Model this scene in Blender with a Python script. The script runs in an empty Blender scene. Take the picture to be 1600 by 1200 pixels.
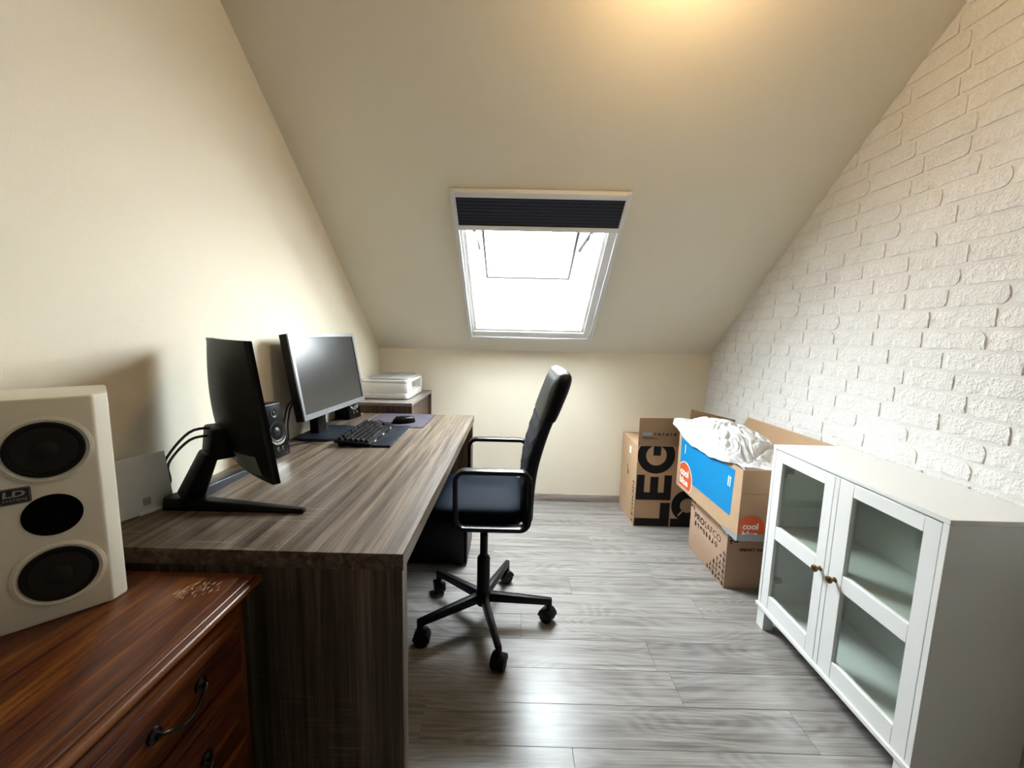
import bpy, bmesh, math, random
from mathutils import Vector, Matrix, noise
import numpy as np
random.seed(7)
scene = bpy.context.scene
COL = scene.collection
PI = math.pi

# ------------------------------------------------------------------ camera
YAW, PITCH, ROLL, FPX, CAMH = -0.0067, -0.1248, 0.0230, 630.5, 1.24
fwd = Vector((math.sin(YAW)*math.cos(PITCH), math.cos(YAW)*math.cos(PITCH), math.sin(PITCH)))
rgt = Vector((math.cos(YAW), -math.sin(YAW), 0)); up = rgt.cross(fwd)
r2 = math.cos(ROLL)*rgt + math.sin(ROLL)*up
u2 = -math.sin(ROLL)*rgt + math.cos(ROLL)*up
cd = bpy.data.cameras.new('camera'); cam = bpy.data.objects.new('camera', cd); COL.objects.link(cam)
M = Matrix((r2, u2, -fwd)).transposed().to_4x4(); M.translation = (0, 0, CAMH); cam.matrix_world = M
cd.sensor_fit = 'HORIZONTAL'; cd.sensor_width = 36.0; cd.lens = FPX/1600*36.0; cd.clip_start = 0.02
scene.camera = cam

# ------------------------------------------------------------------ room numbers
XL, XR, YB, YF, HF, ZC = -0.983, 1.4006, 2.903, -2.8, 1.1174, 2.45
TH = math.atan(0.80); CT, ST = math.cos(TH), math.sin(TH)
VTOP = (ZC-HF)/ST; YTOP = YB-VTOP*CT
DZ = 0.758
def SL(u, v, w=0.0):                                     # point on the sloped ceiling: across, up the slope, outward
    return Vector((u, YB-v*CT+w*ST, HF+v*ST+w*CT))
HU0, HU1, HV0, HV1 = -0.285, 0.455, 0.2215, 1.205        # opening of the roof window

# ------------------------------------------------------------------ light
world = bpy.data.worlds.new('overcast_sky'); scene.world = world; world.use_nodes = True
bg = world.node_tree.nodes['Background']
bg.inputs[0].default_value = (0.90, 0.96, 1.0, 1); bg.inputs[1].default_value = 16.0
pl = bpy.data.lights.new('skylight_portal', 'AREA'); pl.shape = 'RECTANGLE'; pl.size = HU1-HU0; pl.size_y = HV1-HV0
pl.cycles.is_portal = True
po = bpy.data.objects.new('skylight_portal', pl); COL.objects.link(po)
zax = Vector((0, ST, CT)); yax = Vector((0, -CT, ST)); xax = yax.cross(zax)
PM = Matrix((xax, yax, zax)).transposed().to_4x4(); PM.translation = SL((HU0+HU1)/2, (HV0+HV1)/2, 0.19); po.matrix_world = PM
vs = scene.view_settings
vs.view_transform = 'Standard'; vs.look = 'None'; vs.gamma = 1.0; vs.use_curve_mapping = False; vs.exposure = 2.2
LAMP_W = 2.0

# ------------------------------------------------------------------ helpers
OFF = {}
def props(o, label=None, cat=None, group=None, kind=None):
    if label: o['label'] = label
    if cat: o['category'] = cat
    if group: o['group'] = group
    if kind: o['kind'] = kind
    return o
def thing(name, label, cat, loc, group=None):
    o = bpy.data.objects.new(name, None); COL.objects.link(o); o.location = loc; o.empty_display_size = 0.05
    OFF[o.name] = Vector(loc)
    return props(o, label, cat, group)
class MB:
    def __init__(s): s.v = []; s.f = []
    def add(s, vs_, fs):
        n = len(s.v); s.v += [Vector(p) for p in vs_]; s.f += [tuple(i+n for i in f) for f in fs]; return s
    def box(s, x0, x1, y0, y1, z0, z1):
        return s.add([(x0,y0,z0),(x1,y0,z0),(x1,y1,z0),(x0,y1,z0),(x0,y0,z1),(x1,y0,z1),(x1,y1,z1),(x0,y1,z1)],
                     [(0,3,2,1),(4,5,6,7),(0,1,5,4),(1,2,6,5),(2,3,7,6),(3,0,4,7)])
    def hexa(s, b, t):                                   # bottom quad (ccw from above) and top quad
        return s.add(list(b)+list(t), [(0,3,2,1),(4,5,6,7),(0,1,5,4),(1,2,6,5),(2,3,7,6),(3,0,4,7)])
    def prism(s, poly, o, a, b, c):                      # polygon in (a,b) at o, extruded by vector c
        o, a, b, c = Vector(o), Vector(a), Vector(b), Vector(c); n = len(poly)
        P = [o+a*p[0]+b*p[1] for p in poly]; P += [p+c for p in P]
        return s.add(P, [tuple(range(n))[::-1], tuple(range(n, 2*n))]+[(i, (i+1) % n, n+(i+1) % n, n+i) for i in range(n)])
    def cyl(s, p0, p1, r0, r1=None, n=16, cap=True):
        r1 = r0 if r1 is None else r1
        p0, p1 = Vector(p0), Vector(p1); d = (p1-p0).normalized()
        a = d.orthogonal().normalized(); b = d.cross(a)
        P = [p0+(a*math.cos(t)+b*math.sin(t))*r0 for t in (2*PI*i/n for i in range(n))]
        P += [p1+(a*math.cos(t)+b*math.sin(t))*r1 for t in (2*PI*i/n for i in range(n))]
        F = [(i, (i+1) % n, n+(i+1) % n, n+i) for i in range(n)]
        if cap: F += [tuple(range(n))[::-1], tuple(range(n, 2*n))]
        return s.add(P, F)
    def lathe(s, prof, o, axis, n=24):                   # prof: (radius, along axis)
        o, d = Vector(o), Vector(axis).normalized(); a = d.orthogonal().normalized(); b = d.cross(a); m = len(prof)
        P = []
        for (r, h) in prof:
            P += [o+d*h+(a*math.cos(2*PI*i/n)+b*math.sin(2*PI*i/n))*max(r, 1e-5) for i in range(n)]
        F = []
        for j in range(m-1):
            F += [(j*n+i, j*n+(i+1) % n, (j+1)*n+(i+1) % n, (j+1)*n+i) for i in range(n)]
        F += [tuple(range(n))[::-1], tuple(range((m-1)*n, m*n))]
        return s.add(P, F)
    def tube(s, pts, r, n=8):
        pts = [Vector(p) for p in pts]; m = len(pts); P = []; prev = None
        for i, p in enumerate(pts):
            d = (pts[min(i+1, m-1)]-pts[max(i-1, 0)]).normalized()
            a = d.orthogonal().normalized() if prev is None else (prev-d*prev.dot(d)).normalized()
            prev = a; b = d.cross(a)
            P += [p+(a*math.cos(2*PI*k/n)+b*math.sin(2*PI*k/n))*r for k in range(n)]
        F = []
        for j in range(m-1):
            F += [(j*n+i, j*n+(i+1) % n, (j+1)*n+(i+1) % n, (j+1)*n+i) for i in range(n)]
        F += [tuple(range(n))[::-1], tuple(range((m-1)*n, m*n))]
        return s.add(P, F)
    def strap(s, pts, side, w, t):                       # flat band following pts, w across 'side', t thick
        pts = [Vector(p) for p in pts]; side = Vector(side).normalized(); m = len(pts); P = []
        for i, p in enumerate(pts):
            d = (pts[min(i+1, m-1)]-pts[max(i-1, 0)]).normalized(); nn = d.cross(side).normalized()
            P += [p-side*w/2-nn*t/2, p+side*w/2-nn*t/2, p+side*w/2+nn*t/2, p-side*w/2+nn*t/2]
        F = []
        for j in range(m-1):
            F += [(j*4+i, j*4+(i+1) % 4, (j+1)*4+(i+1) % 4, (j+1)*4+i) for i in range(4)]
        F += [(3, 2, 1, 0), tuple(range((m-1)*4, m*4))]
        return s.add(P, F)
    def grid(s, fn, nu, nv, close_u=False):
        P = [fn(i/(nu if close_u else nu-1), j/(nv-1)) for j in range(nv) for i in range(nu)]
        F = []
        for j in range(nv-1):
            for i in range(nu if close_u else nu-1):
                F.append((j*nu+i, j*nu+(i+1) % nu, (j+1)*nu+(i+1) % nu, (j+1)*nu+i))
        return s.add(P, F)
    def xf(s, m): s.v = [m @ p for p in s.v]; return s
    def mesh(s, name, mat, bevel=0, seg=2, smooth=None, off=Vector((0, 0, 0))):
        me = bpy.data.meshes.new(name); me.from_pydata([p-off for p in s.v], [], s.f)
        bm = bmesh.new(); bm.from_mesh(me)
        bmesh.ops.remove_doubles(bm, verts=bm.verts, dist=1e-6)
        bmesh.ops.recalc_face_normals(bm, faces=bm.faces)
        if bevel:
            es = [e for e in bm.edges if len(e.link_faces) == 2 and e.calc_face_angle(0) > 0.5]
            bmesh.ops.bevel(bm, geom=es, offset=bevel, segments=seg, profile=0.5, affect='EDGES', clamp_overlap=True)
        sm = smooth if smooth is not None else bool(bevel)
        for f in bm.faces: f.smooth = sm
        if sm:
            for e in bm.edges:
                if len(e.link_faces) == 2 and e.calc_face_angle(0) > 0.7: e.smooth = False
        bm.to_mesh(me); bm.free()
        if mat: me.materials.append(MAT[mat])
        return me
    def build(s, name, mat, parent=None, bevel=0, seg=2, smooth=None, **kw):
        off = root_off(parent)
        me = s.mesh(name, mat, bevel, seg, smooth, off)
        o = bpy.data.objects.new(name, me); COL.objects.link(o); o.parent = parent
        OFF[o.name] = off
        return props(o, **kw)
def root_off(p): return OFF.get(p.name, Vector((0, 0, 0))) if p else Vector((0, 0, 0))
def solo(mb, name, mat, label, cat, loc, group=None, **kw):  # a thing that is one mesh, origin at its base
    loc = Vector(loc); me = mb.mesh(name, mat, off=loc, **kw)
    o = bpy.data.objects.new(name, me); COL.objects.link(o); o.location = loc; OFF[o.name] = loc
    return props(o, label, cat, group)
def rrect(w, h, r, n=5, cx=0, cy=0):
    out = []
    for (sx, sy, a0) in ((1, 1, 0), (-1, 1, PI/2), (-1, -1, PI), (1, -1, 1.5*PI)):
        for i in range(n+1):
            a = a0+PI/2*i/n; out.append((cx+sx*(w/2-r)+r*math.cos(a), cy+sy*(h/2-r)+r*math.sin(a)))
    return out
def bez(ps, n=24):
    ps = [Vector(p) for p in ps]; out = []
    k = len(ps)
    for i in range(k-1):                                  # catmull-rom
        p0, p1, p2, p3 = ps[max(i-1, 0)], ps[i], ps[i+1], ps[min(i+2, k-1)]
        m = max(2, n//(k-1))
        for j in range(m):
            t = j/m; out.append(0.5*((2*p1)+(p2-p0)*t+(2*p0-5*p1+4*p2-p3)*t*t+(3*p1-p0-3*p2+p3)*t**3))
    out.append(ps[-1]); return out
def lettering(name, text, mat, parent, o, a, b, height, width=None, align='LEFT', bold=0.0, th=0.0006):
    cu = bpy.data.curves.new(name, 'FONT'); cu.body = text; cu.size = 1.0; cu.resolution_u = 3; cu.offset = bold
    ob = bpy.data.objects.new(name, cu); COL.objects.link(ob)
    bpy.context.view_layer.update()
    me = bpy.data.meshes.new_from_object(ob.evaluated_get(bpy.context.evaluated_depsgraph_get()))
    bpy.data.objects.remove(ob); bpy.data.curves.remove(cu)
    xs = [v.co.x for v in me.vertices]; ys = [v.co.y for v in me.vertices]
    x0, x1, y0, y1 = min(xs), max(xs), min(ys), max(ys)
    sy = height/(y1-y0); sx = width/(x1-x0) if width else sy
    a, b = Vector(a).normalized(), Vector(b).normalized(); n = a.cross(b); off = root_off(parent); o = Vector(o)
    for v in me.vertices:
        v.co = o+a*((v.co.x-x0)*sx)+b*((v.co.y-y0)*sy)+n*th-off
    me.materials.clear(); me.materials.append(MAT[mat]); me.name = name
    ob = bpy.data.objects.new(name, me); COL.objects.link(ob); ob.parent = parent; OFF[ob.name] = off
    return ob
def disc(c, a, b, r0, r1, n=40, a0=0, a1=2*PI, th=0.0005, clip=None):
    mb = MB(); a, b, c = Vector(a), Vector(b), Vector(c); nn = a.cross(b).normalized()
    P = []; F = []
    for i in range(n+1):
        t = a0+(a1-a0)*i/n
        for r in (r0, r1):
            q = [r*math.cos(t), r*math.sin(t)]
            if clip: q = clip(*q)
            P.append(c+a*q[0]+b*q[1]+nn*th)
    for i in range(n): F.append((2*i, 2*i+1, 2*i+3, 2*i+2))
    return mb.add(P, F)

# ------------------------------------------------------------------ materials
MAT = {}
def nmat(name):
    m = bpy.data.materials.new(name); m.use_nodes = True; MAT[name] = m
    nt = m.node_tree; return m, nt, nt.nodes['Principled BSDF']
def N(nt, t, **kw):
    n = nt.nodes.new(t)
    for k, v in kw.items(): setattr(n, k, v)
    return n
def plain(name, c, rough=0.5, metal=0.0, spec=0.5, bump=None, vary=0.0, vscale=8, sheen=0, coat=0, stretch=(1, 1, 1)):
    m, nt, b = nmat(name)
    b.inputs['Base Color'].default_value = (*c, 1); b.inputs['Roughness'].default_value = rough
    b.inputs['Metallic'].default_value = metal; b.inputs['Specular IOR Level'].default_value = spec
    if sheen: b.inputs['Sheen Weight'].default_value = sheen
    if coat: b.inputs['Coat Weight'].default_value = coat; b.inputs['Coat Roughness'].default_value = 0.12
    tc = None
    if vary or bump:
        tc = N(nt, 'ShaderNodeTexCoord'); mp = N(nt, 'ShaderNodeMapping'); mp.inputs['Scale'].default_value = stretch
        nt.links.new(tc.outputs['Object'], mp.inputs[0])
    if vary:
        nz = N(nt, 'ShaderNodeTexNoise'); nz.inputs['Scale'].default_value = vscale; nz.inputs['Detail'].default_value = 5
        cr = N(nt, 'ShaderNodeValToRGB'); cr.color_ramp.elements[0].position = 0.3; cr.color_ramp.elements[1].position = 0.7
        cr.color_ramp.elements[0].color = (*[x*(1-vary) for x in c], 1); cr.color_ramp.elements[1].color = (*[min(1, x*(1+vary)) for x in c], 1)
        nt.links.new(mp.outputs[0], nz.inputs[0]); nt.links.new(nz.outputs[0], cr.inputs[0]); nt.links.new(cr.outputs[0], b.inputs['Base Color'])
    if bump:
        sc, st, dist = bump
        nz = N(nt, 'ShaderNodeTexNoise'); nz.inputs['Scale'].default_value = sc; nz.inputs['Detail'].default_value = 4
        bp = N(nt, 'ShaderNodeBump'); bp.inputs['Strength'].default_value = st; bp.inputs['Distance'].default_value = dist
        nt.links.new(mp.outputs[0], nz.inputs[0]); nt.links.new(nz.outputs[0], bp.inputs['Height']); nt.links.new(bp.outputs[0], b.inputs['Normal'])
    return m
def wood(name, cols, axis, big=3.0, fine=60.0, rough=0.45, spec=0.5, bump=0.15, cross=0.0, coat=0, rand=0.08, st=11.0, knots=0.0, lo=0.50, hi=0.84, dist=0.9):
    """grain along axis; cols: dark, mid, light; every object gets its own offset and a small tone shift"""
    m, nt, b = nmat(name)
    L = nt.links.new
    tc = N(nt, 'ShaderNodeTexCoord'); oi = N(nt, 'ShaderNodeObjectInfo')
    mul = N(nt, 'ShaderNodeVectorMath', operation='SCALE'); mul.inputs[0].default_value = (13.1, 7.7, 5.3)
    L(oi.outputs['Random'], mul.inputs['Scale'])
    ad = N(nt, 'ShaderNodeVectorMath', operation='ADD'); L(tc.outputs['Object'], ad.inputs[0]); L(mul.outputs[0], ad.inputs[1])
    def nz(scale, stretch, detail=6, dist=0.0, rgh=0.6):
        mp = N(nt, 'ShaderNodeMapping'); v = [stretch]*3; v[axis] = 1.0; mp.inputs['Scale'].default_value = v
        L(ad.outputs[0], mp.inputs[0])
        n = N(nt, 'ShaderNodeTexNoise'); n.inputs['Scale'].default_value = scale; n.inputs['Detail'].default_value = detail
        n.inputs['Distortion'].default_value = dist; n.inputs['Roughness'].default_value = rgh
        L(mp.outputs[0], n.inputs[0]); return n.outputs[0]
    n1 = nz(big, st, 6, dist); n2 = nz(fine/10, st*2.4, 4, 0.2, 0.7)
    mx = N(nt, 'ShaderNodeMath', operation='MULTIPLY_ADD'); L(n2, mx.inputs[0]); mx.inputs[1].default_value = 0.55
    ms = N(nt, 'ShaderNodeMath', operation='MULTIPLY'); L(n1, ms.inputs[0]); ms.inputs[1].default_value = 0.75
    L(ms.outputs[0], mx.inputs[2])
    fac = mx.outputs[0]
    if knots:                                             # cathedral figure: contour lines of a stretched noise
        n3 = nz(1.6, 4.5, 1, 0.4, 0.4)
        sn = N(nt, 'ShaderNodeMath', operation='MULTIPLY'); L(n3, sn.inputs[0]); sn.inputs[1].default_value = 95.0
        si = N(nt, 'ShaderNodeMath', operation='SINE'); L(sn.outputs[0], si.inputs[0])
        ma = N(nt, 'ShaderNodeMath', operation='MULTIPLY_ADD'); L(si.outputs[0], ma.inputs[0]); ma.inputs[1].default_value = knots; L(fac, ma.inputs[2])
        fac = ma.outputs[0]
    if cross:
        mp = N(nt, 'ShaderNodeMapping'); v = [1.0]*3; v[axis] = 22.0
        mp.inputs['Scale'].default_value = v; L(ad.outputs[0], mp.inputs[0])
        n = N(nt, 'ShaderNodeTexNoise'); n.inputs['Scale'].default_value = 9.0; n.inputs['Detail'].default_value = 3; L(mp.outputs[0], n.inputs[0])
        mk = nz(2.2, 1.0, 2)
        c1 = N(nt, 'ShaderNodeMapRange'); c1.inputs['From Min'].default_value = 0.56; c1.inputs['From Max'].default_value = 0.72; L(n.outputs[0], c1.inputs[0])
        c2 = N(nt, 'ShaderNodeMapRange'); c2.inputs['From Min'].default_value = 0.5; c2.inputs['From Max'].default_value = 0.7; L(mk, c2.inputs[0])
        mm = N(nt, 'ShaderNodeMath', operation='MULTIPLY'); L(c1.outputs[0], mm.inputs[0]); L(c2.outputs[0], mm.inputs[1])
        ma = N(nt, 'ShaderNodeMath', operation='MULTIPLY_ADD'); L(mm.outputs[0], ma.inputs[0]); ma.inputs[1].default_value = cross; L(fac, ma.inputs[2])
        fac = ma.outputs[0]
    rs = N(nt, 'ShaderNodeMath', operation='MULTIPLY_ADD'); L(oi.outputs['Random'], rs.inputs[0]); rs.inputs[1].default_value = rand
    L(fac, rs.inputs[2])
    cr = N(nt, 'ShaderNodeValToRGB'); e = cr.color_ramp.elements
    e[0].position = lo; e[0].color = (*cols[0], 1); e[1].position = hi; e[1].color = (*cols[2], 1)
    x = e.new((lo+hi)/2); x.color = (*cols[1], 1)
    L(rs.outputs[0], cr.inputs[0]); L(cr.outputs[0], b.inputs['Base Color'])
    b.inputs['Roughness'].default_value = rough; b.inputs['Specular IOR Level'].default_value = spec
    if coat: b.inputs['Coat Weight'].default_value = coat; b.inputs['Coat Roughness'].default_value = 0.15
    if bump:
        bp = N(nt, 'ShaderNodeBump'); bp.inputs['Strength'].default_value = bump; bp.inputs['Distance'].default_value = 0.002
        L(n2, bp.inputs['Height']); L(bp.outputs[0], b.inputs['Normal'])
    return m
def glass(name, tint=(1, 1, 1), refl=1.0):
    m, nt, b = nmat(name); nt.nodes.remove(b); out = nt.nodes['Material Output']
    tr = N(nt, 'ShaderNodeBsdfTransparent'); tr.inputs[0].default_value = (*tint, 1)
    gl = N(nt, 'ShaderNodeBsdfGlossy'); gl.inputs['Roughness'].default_value = 0.02
    fr = N(nt, 'ShaderNodeLayerWeight'); fr.inputs['Blend'].default_value = 0.5
    p5 = N(nt, 'ShaderNodeMath', operation='POWER'); p5.inputs[1].default_value = 5.0
    mu = N(nt, 'ShaderNodeMath', operation='MULTIPLY_ADD'); mu.inputs[1].default_value = 0.95*refl; mu.inputs[2].default_value = 0.04*refl
    mx = N(nt, 'ShaderNodeMixShader')
    nt.links.new(fr.outputs['Facing'], p5.inputs[0]); nt.links.new(p5.outputs[0], mu.inputs[0]); nt.links.new(mu.outputs[0], mx.inputs[0])
    nt.links.new(tr.outputs[0], mx.inputs[1]); nt.links.new(gl.outputs[0], mx.inputs[2]); nt.links.new(mx.outputs[0], out.inputs[0])
    return m
def wallpaper(name, c):
    m, nt, b = nmat(name); L = nt.links.new
    b.inputs['Base Color'].default_value = (*c, 1); b.inputs['Roughness'].default_value = 0.75; b.inputs['Specular IOR Level'].default_value = 0.25
    tc = N(nt, 'ShaderNodeTexCoord'); hs = []
    for st in ((40, 40, 420), (420, 420, 40)):
        mp = N(nt, 'ShaderNodeMapping'); mp.inputs['Scale'].default_value = st; L(tc.outputs['Object'], mp.inputs[0])
        n = N(nt, 'ShaderNodeTexNoise'); n.inputs['Scale'].default_value = 1.0; n.inputs['Detail'].default_value = 2; L(mp.outputs[0], n.inputs[0]); hs.append(n.outputs[0])
    a = N(nt, 'ShaderNodeMath', operation='ADD'); L(hs[0], a.inputs[0]); L(hs[1], a.inputs[1])
    bp = N(nt, 'ShaderNodeBump'); bp.inputs['Strength'].default_value = 0.25; bp.inputs['Distance'].default_value = 0.0012
    L(a.outputs[0], bp.inputs['Height']); L(bp.outputs[0], b.inputs['Normal'])

wallpaper('wall_paint', (0.83, 0.77, 0.635))
plain('ceiling_paint', (0.82, 0.765, 0.635), 0.8, spec=0.2, bump=(180, 0.12, 0.002))
plain('brick_white', (0.76, 0.755, 0.735), 0.75, spec=0.25, bump=(75, 1.0, 0.008), vary=0.04, vscale=20)
plain('mortar_white', (0.71, 0.705, 0.685), 0.85, spec=0.2, bump=(120, 0.45, 0.004))
wood('floor_laminate', ((0.110, 0.098, 0.089), (0.220, 0.205, 0.193), (0.310, 0.297, 0.284)), 0, big=1.6, fine=40, rough=0.30, spec=0.5, bump=0.05, rand=0.06, st=22, knots=0.035)
for i, ax in enumerate('xyz'):
    wood('desk_oak_'+ax, ((0.022, 0.0145, 0.0095), (0.092, 0.066, 0.045), (0.215, 0.172, 0.130)), i, big=1.4, fine=45, rough=0.38, spec=0.5, bump=0.25, cross=0.25, rand=0.02, st=44, lo=0.49, hi=0.83, dist=0.35)
wood('stand_oak', ((0.035, 0.020, 0.014), (0.09, 0.055, 0.037), (0.16, 0.105, 0.075)), 2, big=3, fine=70, rough=0.45, rand=0.02)
wood('stand_top_oak', ((0.10, 0.085, 0.075), (0.20, 0.175, 0.155), (0.30, 0.275, 0.25)), 0, big=3, fine=70, rough=0.45, rand=0.02)
wood('baseboard_oak', ((0.22, 0.18, 0.155), (0.34, 0.29, 0.255), (0.44, 0.39, 0.355)), 0, big=3, fine=60, rough=0.5, rand=0.02)
for i, ax in enumerate('xyz'):
    wood('dresser_cherry_'+ax, ((0.022, 0.0032, 0.0008), (0.068, 0.0155, 0.0020), (0.140, 0.044, 0.0048)), i, big=2.2, fine=42, rough=0.36, spec=0.35, bump=0.25, coat=0.10, rand=0.01, st=15, lo=0.53, hi=0.80)
plain('dresser_scuff', (0.42, 0.31, 0.19), 0.7)
plain('brass_aged', (0.16, 0.11, 0.05), 0.35, metal=1.0)
plain('pewter_dark', (0.035, 0.033, 0.030), 0.35, metal=1.0)
plain('speaker_cream', (0.74, 0.71, 0.60), 0.55, spec=0.4, bump=(400, 0.1, 0.001))
plain('cone_black', (0.003, 0.003, 0.003), 0.6, spec=0.25)
plain('cone_grey', (0.010, 0.010, 0.008), 0.6, spec=0.3)
plain('hole_black', (0.002, 0.002, 0.002), 0.9, spec=0.05)
plain('badge_dark', (0.02, 0.02, 0.022), 0.35)
plain('badge_silver', (0.45, 0.45, 0.46), 0.3, metal=0.6)
plain('white_plastic', (0.80, 0.80, 0.79), 0.4)
plain('printer_white', (0.64, 0.63, 0.60), 0.45)
plain('printer_lid', (0.36, 0.36, 0.365), 0.35)
plain('printer_grey', (0.25, 0.25, 0.25), 0.5)
plain('mark_grey', (0.32, 0.31, 0.30), 0.6)
plain('monitor_black', (0.004, 0.004, 0.004), 0.5, spec=0.2, bump=(300, 0.25, 0.001), stretch=(1, 1, 6))
plain('matte_black', (0.003, 0.003, 0.0033), 0.5, spec=0.18)
plain('gloss_black', (0.002, 0.002, 0.0024), 0.3, spec=0.10)
plain('screen_black', (0.012, 0.012, 0.013), 0.24, spec=0.8)
plain('bezel_silver', (0.22, 0.23, 0.245), 0.38, metal=0.7)
plain('blue_black', (0.006, 0.010, 0.017), 0.38, spec=0.3)
plain('sticker_grey', (0.14, 0.17, 0.155), 0.6)
plain('chrome', (0.72, 0.72, 0.72), 0.15, metal=1.0)
plain('speaker_cone', (0.012, 0.012, 0.013), 0.4, spec=0.3)
plain('keycap_black', (0.004, 0.004, 0.0045), 0.45, spec=0.2)
plain('key_light', (0.70, 0.70, 0.72), 0.4)
plain('mousepad_face', (0.060, 0.052, 0.070), 0.55, spec=0.35, vary=0.25, vscale=9, stretch=(1, 3, 1))
plain('mousepad_edge', (0.015, 0.012, 0.02), 0.7)
plain('cable_black', (0.008, 0.008, 0.008), 0.5)
plain('chair_frame', (0.003, 0.003, 0.0035), 0.42, spec=0.2)
plain('chair_leather', (0.003, 0.003, 0.0035), 0.45, spec=0.2, bump=(45, 0.3, 0.004))
plain('chair_seat_fabric', (0.0028, 0.0065, 0.014), 0.7, spec=0.06, bump=(350, 0.5, 0.002))
plain('chair_mesh_fabric', (0.006, 0.006, 0.013), 0.8, spec=0.25, bump=(260, 0.7, 0.003))
plain('arm_metal', (0.006, 0.006, 0.007), 0.3, spec=0.4)
plain('caster_black', (0.003, 0.003, 0.0033), 0.5, spec=0.18)
plain('cardboard', (0.46, 0.31, 0.19), 0.8, spec=0.15, vary=0.05, vscale=6)
plain('cardboard_pink', (0.47, 0.315, 0.215), 0.8, spec=0.15, vary=0.04, vscale=6)
plain('cardboard_inner', (0.30, 0.19, 0.105), 0.85, spec=0.1)
plain('print_black', (0.010, 0.009, 0.009), 0.7, spec=0.2)
plain('print_ink', (0.035, 0.025, 0.028), 0.7, spec=0.2)
plain('print_grey', (0.30, 0.31, 0.33), 0.7)
plain('print_blue', (0.0, 0.215, 0.50), 0.5, spec=0.3)
plain('print_orange', (0.66, 0.095, 0.018), 0.5)
plain('print_white', (0.82, 0.80, 0.77), 0.6)
plain('tape_grey', (0.30, 0.32, 0.34), 0.25)
plain('linen_white', (0.60, 0.60, 0.60), 0.85, spec=0.15, bump=(20, 0.45, 0.02))
plain('cabinet_white', (0.72, 0.73, 0.72), 0.42)
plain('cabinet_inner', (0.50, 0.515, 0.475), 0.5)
plain('hinge_metal', (0.35, 0.35, 0.34), 0.35, metal=1.0)
plain('window_white', (0.84, 0.84, 0.83), 0.4)
plain('aluminium_white', (0.74, 0.75, 0.75), 0.35)
plain('blind_navy', (0.010, 0.012, 0.028), 0.6, bump=(2, 0.0, 0.001))
plain('blind_sheen', (0.06, 0.08, 0.13), 0.4)
plain('flashing_grey', (0.30, 0.31, 0.32), 0.5)
plain('gasket_dark', (0.006, 0.006, 0.006), 0.8, spec=0.05)
plain('wall_brown', (0.12, 0.095, 0.07), 0.7)
plain('lamp_white', (0.75, 0.75, 0.73), 0.4)
plain('pc_black', (0.003, 0.003, 0.0033), 0.45, spec=0.2)
glass('cabinet_glass', (0.90, 0.935, 0.91), 1.0)
glass('window_glass', (0.97, 0.99, 0.99), 0.8)
m, nt, b = nmat('bulb_glow'); b.inputs['Emission Color'].default_value = (1, 0.72, 0.40, 1); b.inputs['Emission Strength'].default_value = 30

# ================================================================== SETTING
# ---- floor: planks run across the room
fl = MB().box(XL-.1, XR+.1, YF-.1, YB+.1, -.12, -.0081).build('floor', 'floor_laminate', kind='structure')
PW, PL_ = 0.1455, 1.22
seam = {0: 0.56, 1: 0.052, 4: 0.745, 2: -0.35, 3: 0.30, -1: -0.62, -2: 0.95, -3: 0.2, 5: -0.1, 6: 0.48, 7: -0.5, 8: 0.9, 9: 0.15}
y = 1.368; rows = []
k = math.floor((-1.3-1.368)/PW)
while 1.368+k*PW < YB:
    y0 = max(YF, 1.368+k*PW); y1 = min(YB, 1.368+(k+1)*PW)
    if y1-y0 > 0.01:
        s0 = seam.get(k, random.uniform(0, PL_)); xs = [XL]
        s0 = s0-PL_*math.ceil((s0-XL)/PL_)+PL_
        while s0 < XR-0.02:
            if s0 > XL+0.02: xs.append(s0)
            s0 += PL_
        xs.append(XR)
        for a, c in zip(xs, xs[1:]):
            mb = MB().box(a+.0004, c-.0004, y0+.0004, y1-.0004, -.008, 0)
            mb.build('plank', 'floor_laminate', fl, bevel=0.0006, seg=1, smooth=False)
    k += 1
# ---- walls
def wall_poly(x0, x1):
    return MB().prism([(YF-.1, -.1), (YB+.1, -.1), (YB+.1, HF-.08), (YTOP, ZC+.0), (YF-.1, ZC)], (x0, 0, 0), (0, 1, 0), (0, 0, 1), (x1-x0, 0, 0))
wall_poly(XL-.1, XL).build('wall_left', 'wall_paint', kind='structure')
wr = wall_poly(XR-0.0105, XR+.12).build('wall_right', 'mortar_white', kind='structure')
MB().box(XL-.1, XR+.1, YB, YB+.1, -.1, HF).build('wall_back', 'wall_paint', kind='structure')
MB().box(XL-.1, XR+.1, YF-.1, YF, -.1, ZC).build('wall_front', 'wall_brown', kind='structure')  # unseen end wall, dark brown chosen to cut light bounced back into the room
MB().box(XL, XR-.01, YB-.012, YB, 0, .058).build('baseboard_back', 'baseboard_oak', bevel=0.003, kind='structure')
MB().box(XL, XL+.012, YF, YB-.012, 0, .058).build('baseboard_left', 'baseboard_oak', bevel=0.003, kind='structure')
# ---- ceilings
cs = MB(); TK = 0.20
for (a, c, d, e) in ((XL-.1, HU0, 0, VTOP), (HU1, XR+.1, 0, VTOP), (HU0, HU1, 0, HV0), (HU0, HU1, HV1, VTOP)):
    cs.hexa([SL(a, d), SL(c, d), SL(c, e), SL(a, e)], [SL(a, d, TK), SL(c, d, TK), SL(c, e, TK), SL(a, e, TK)])
cs.build('ceiling_slope', 'ceiling_paint', kind='structure')
MB().box(XL-.1, XR+.1, YF-.1, YTOP, ZC, ZC+.2).build('ceiling_flat', 'ceiling_paint', kind='structure')

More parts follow.
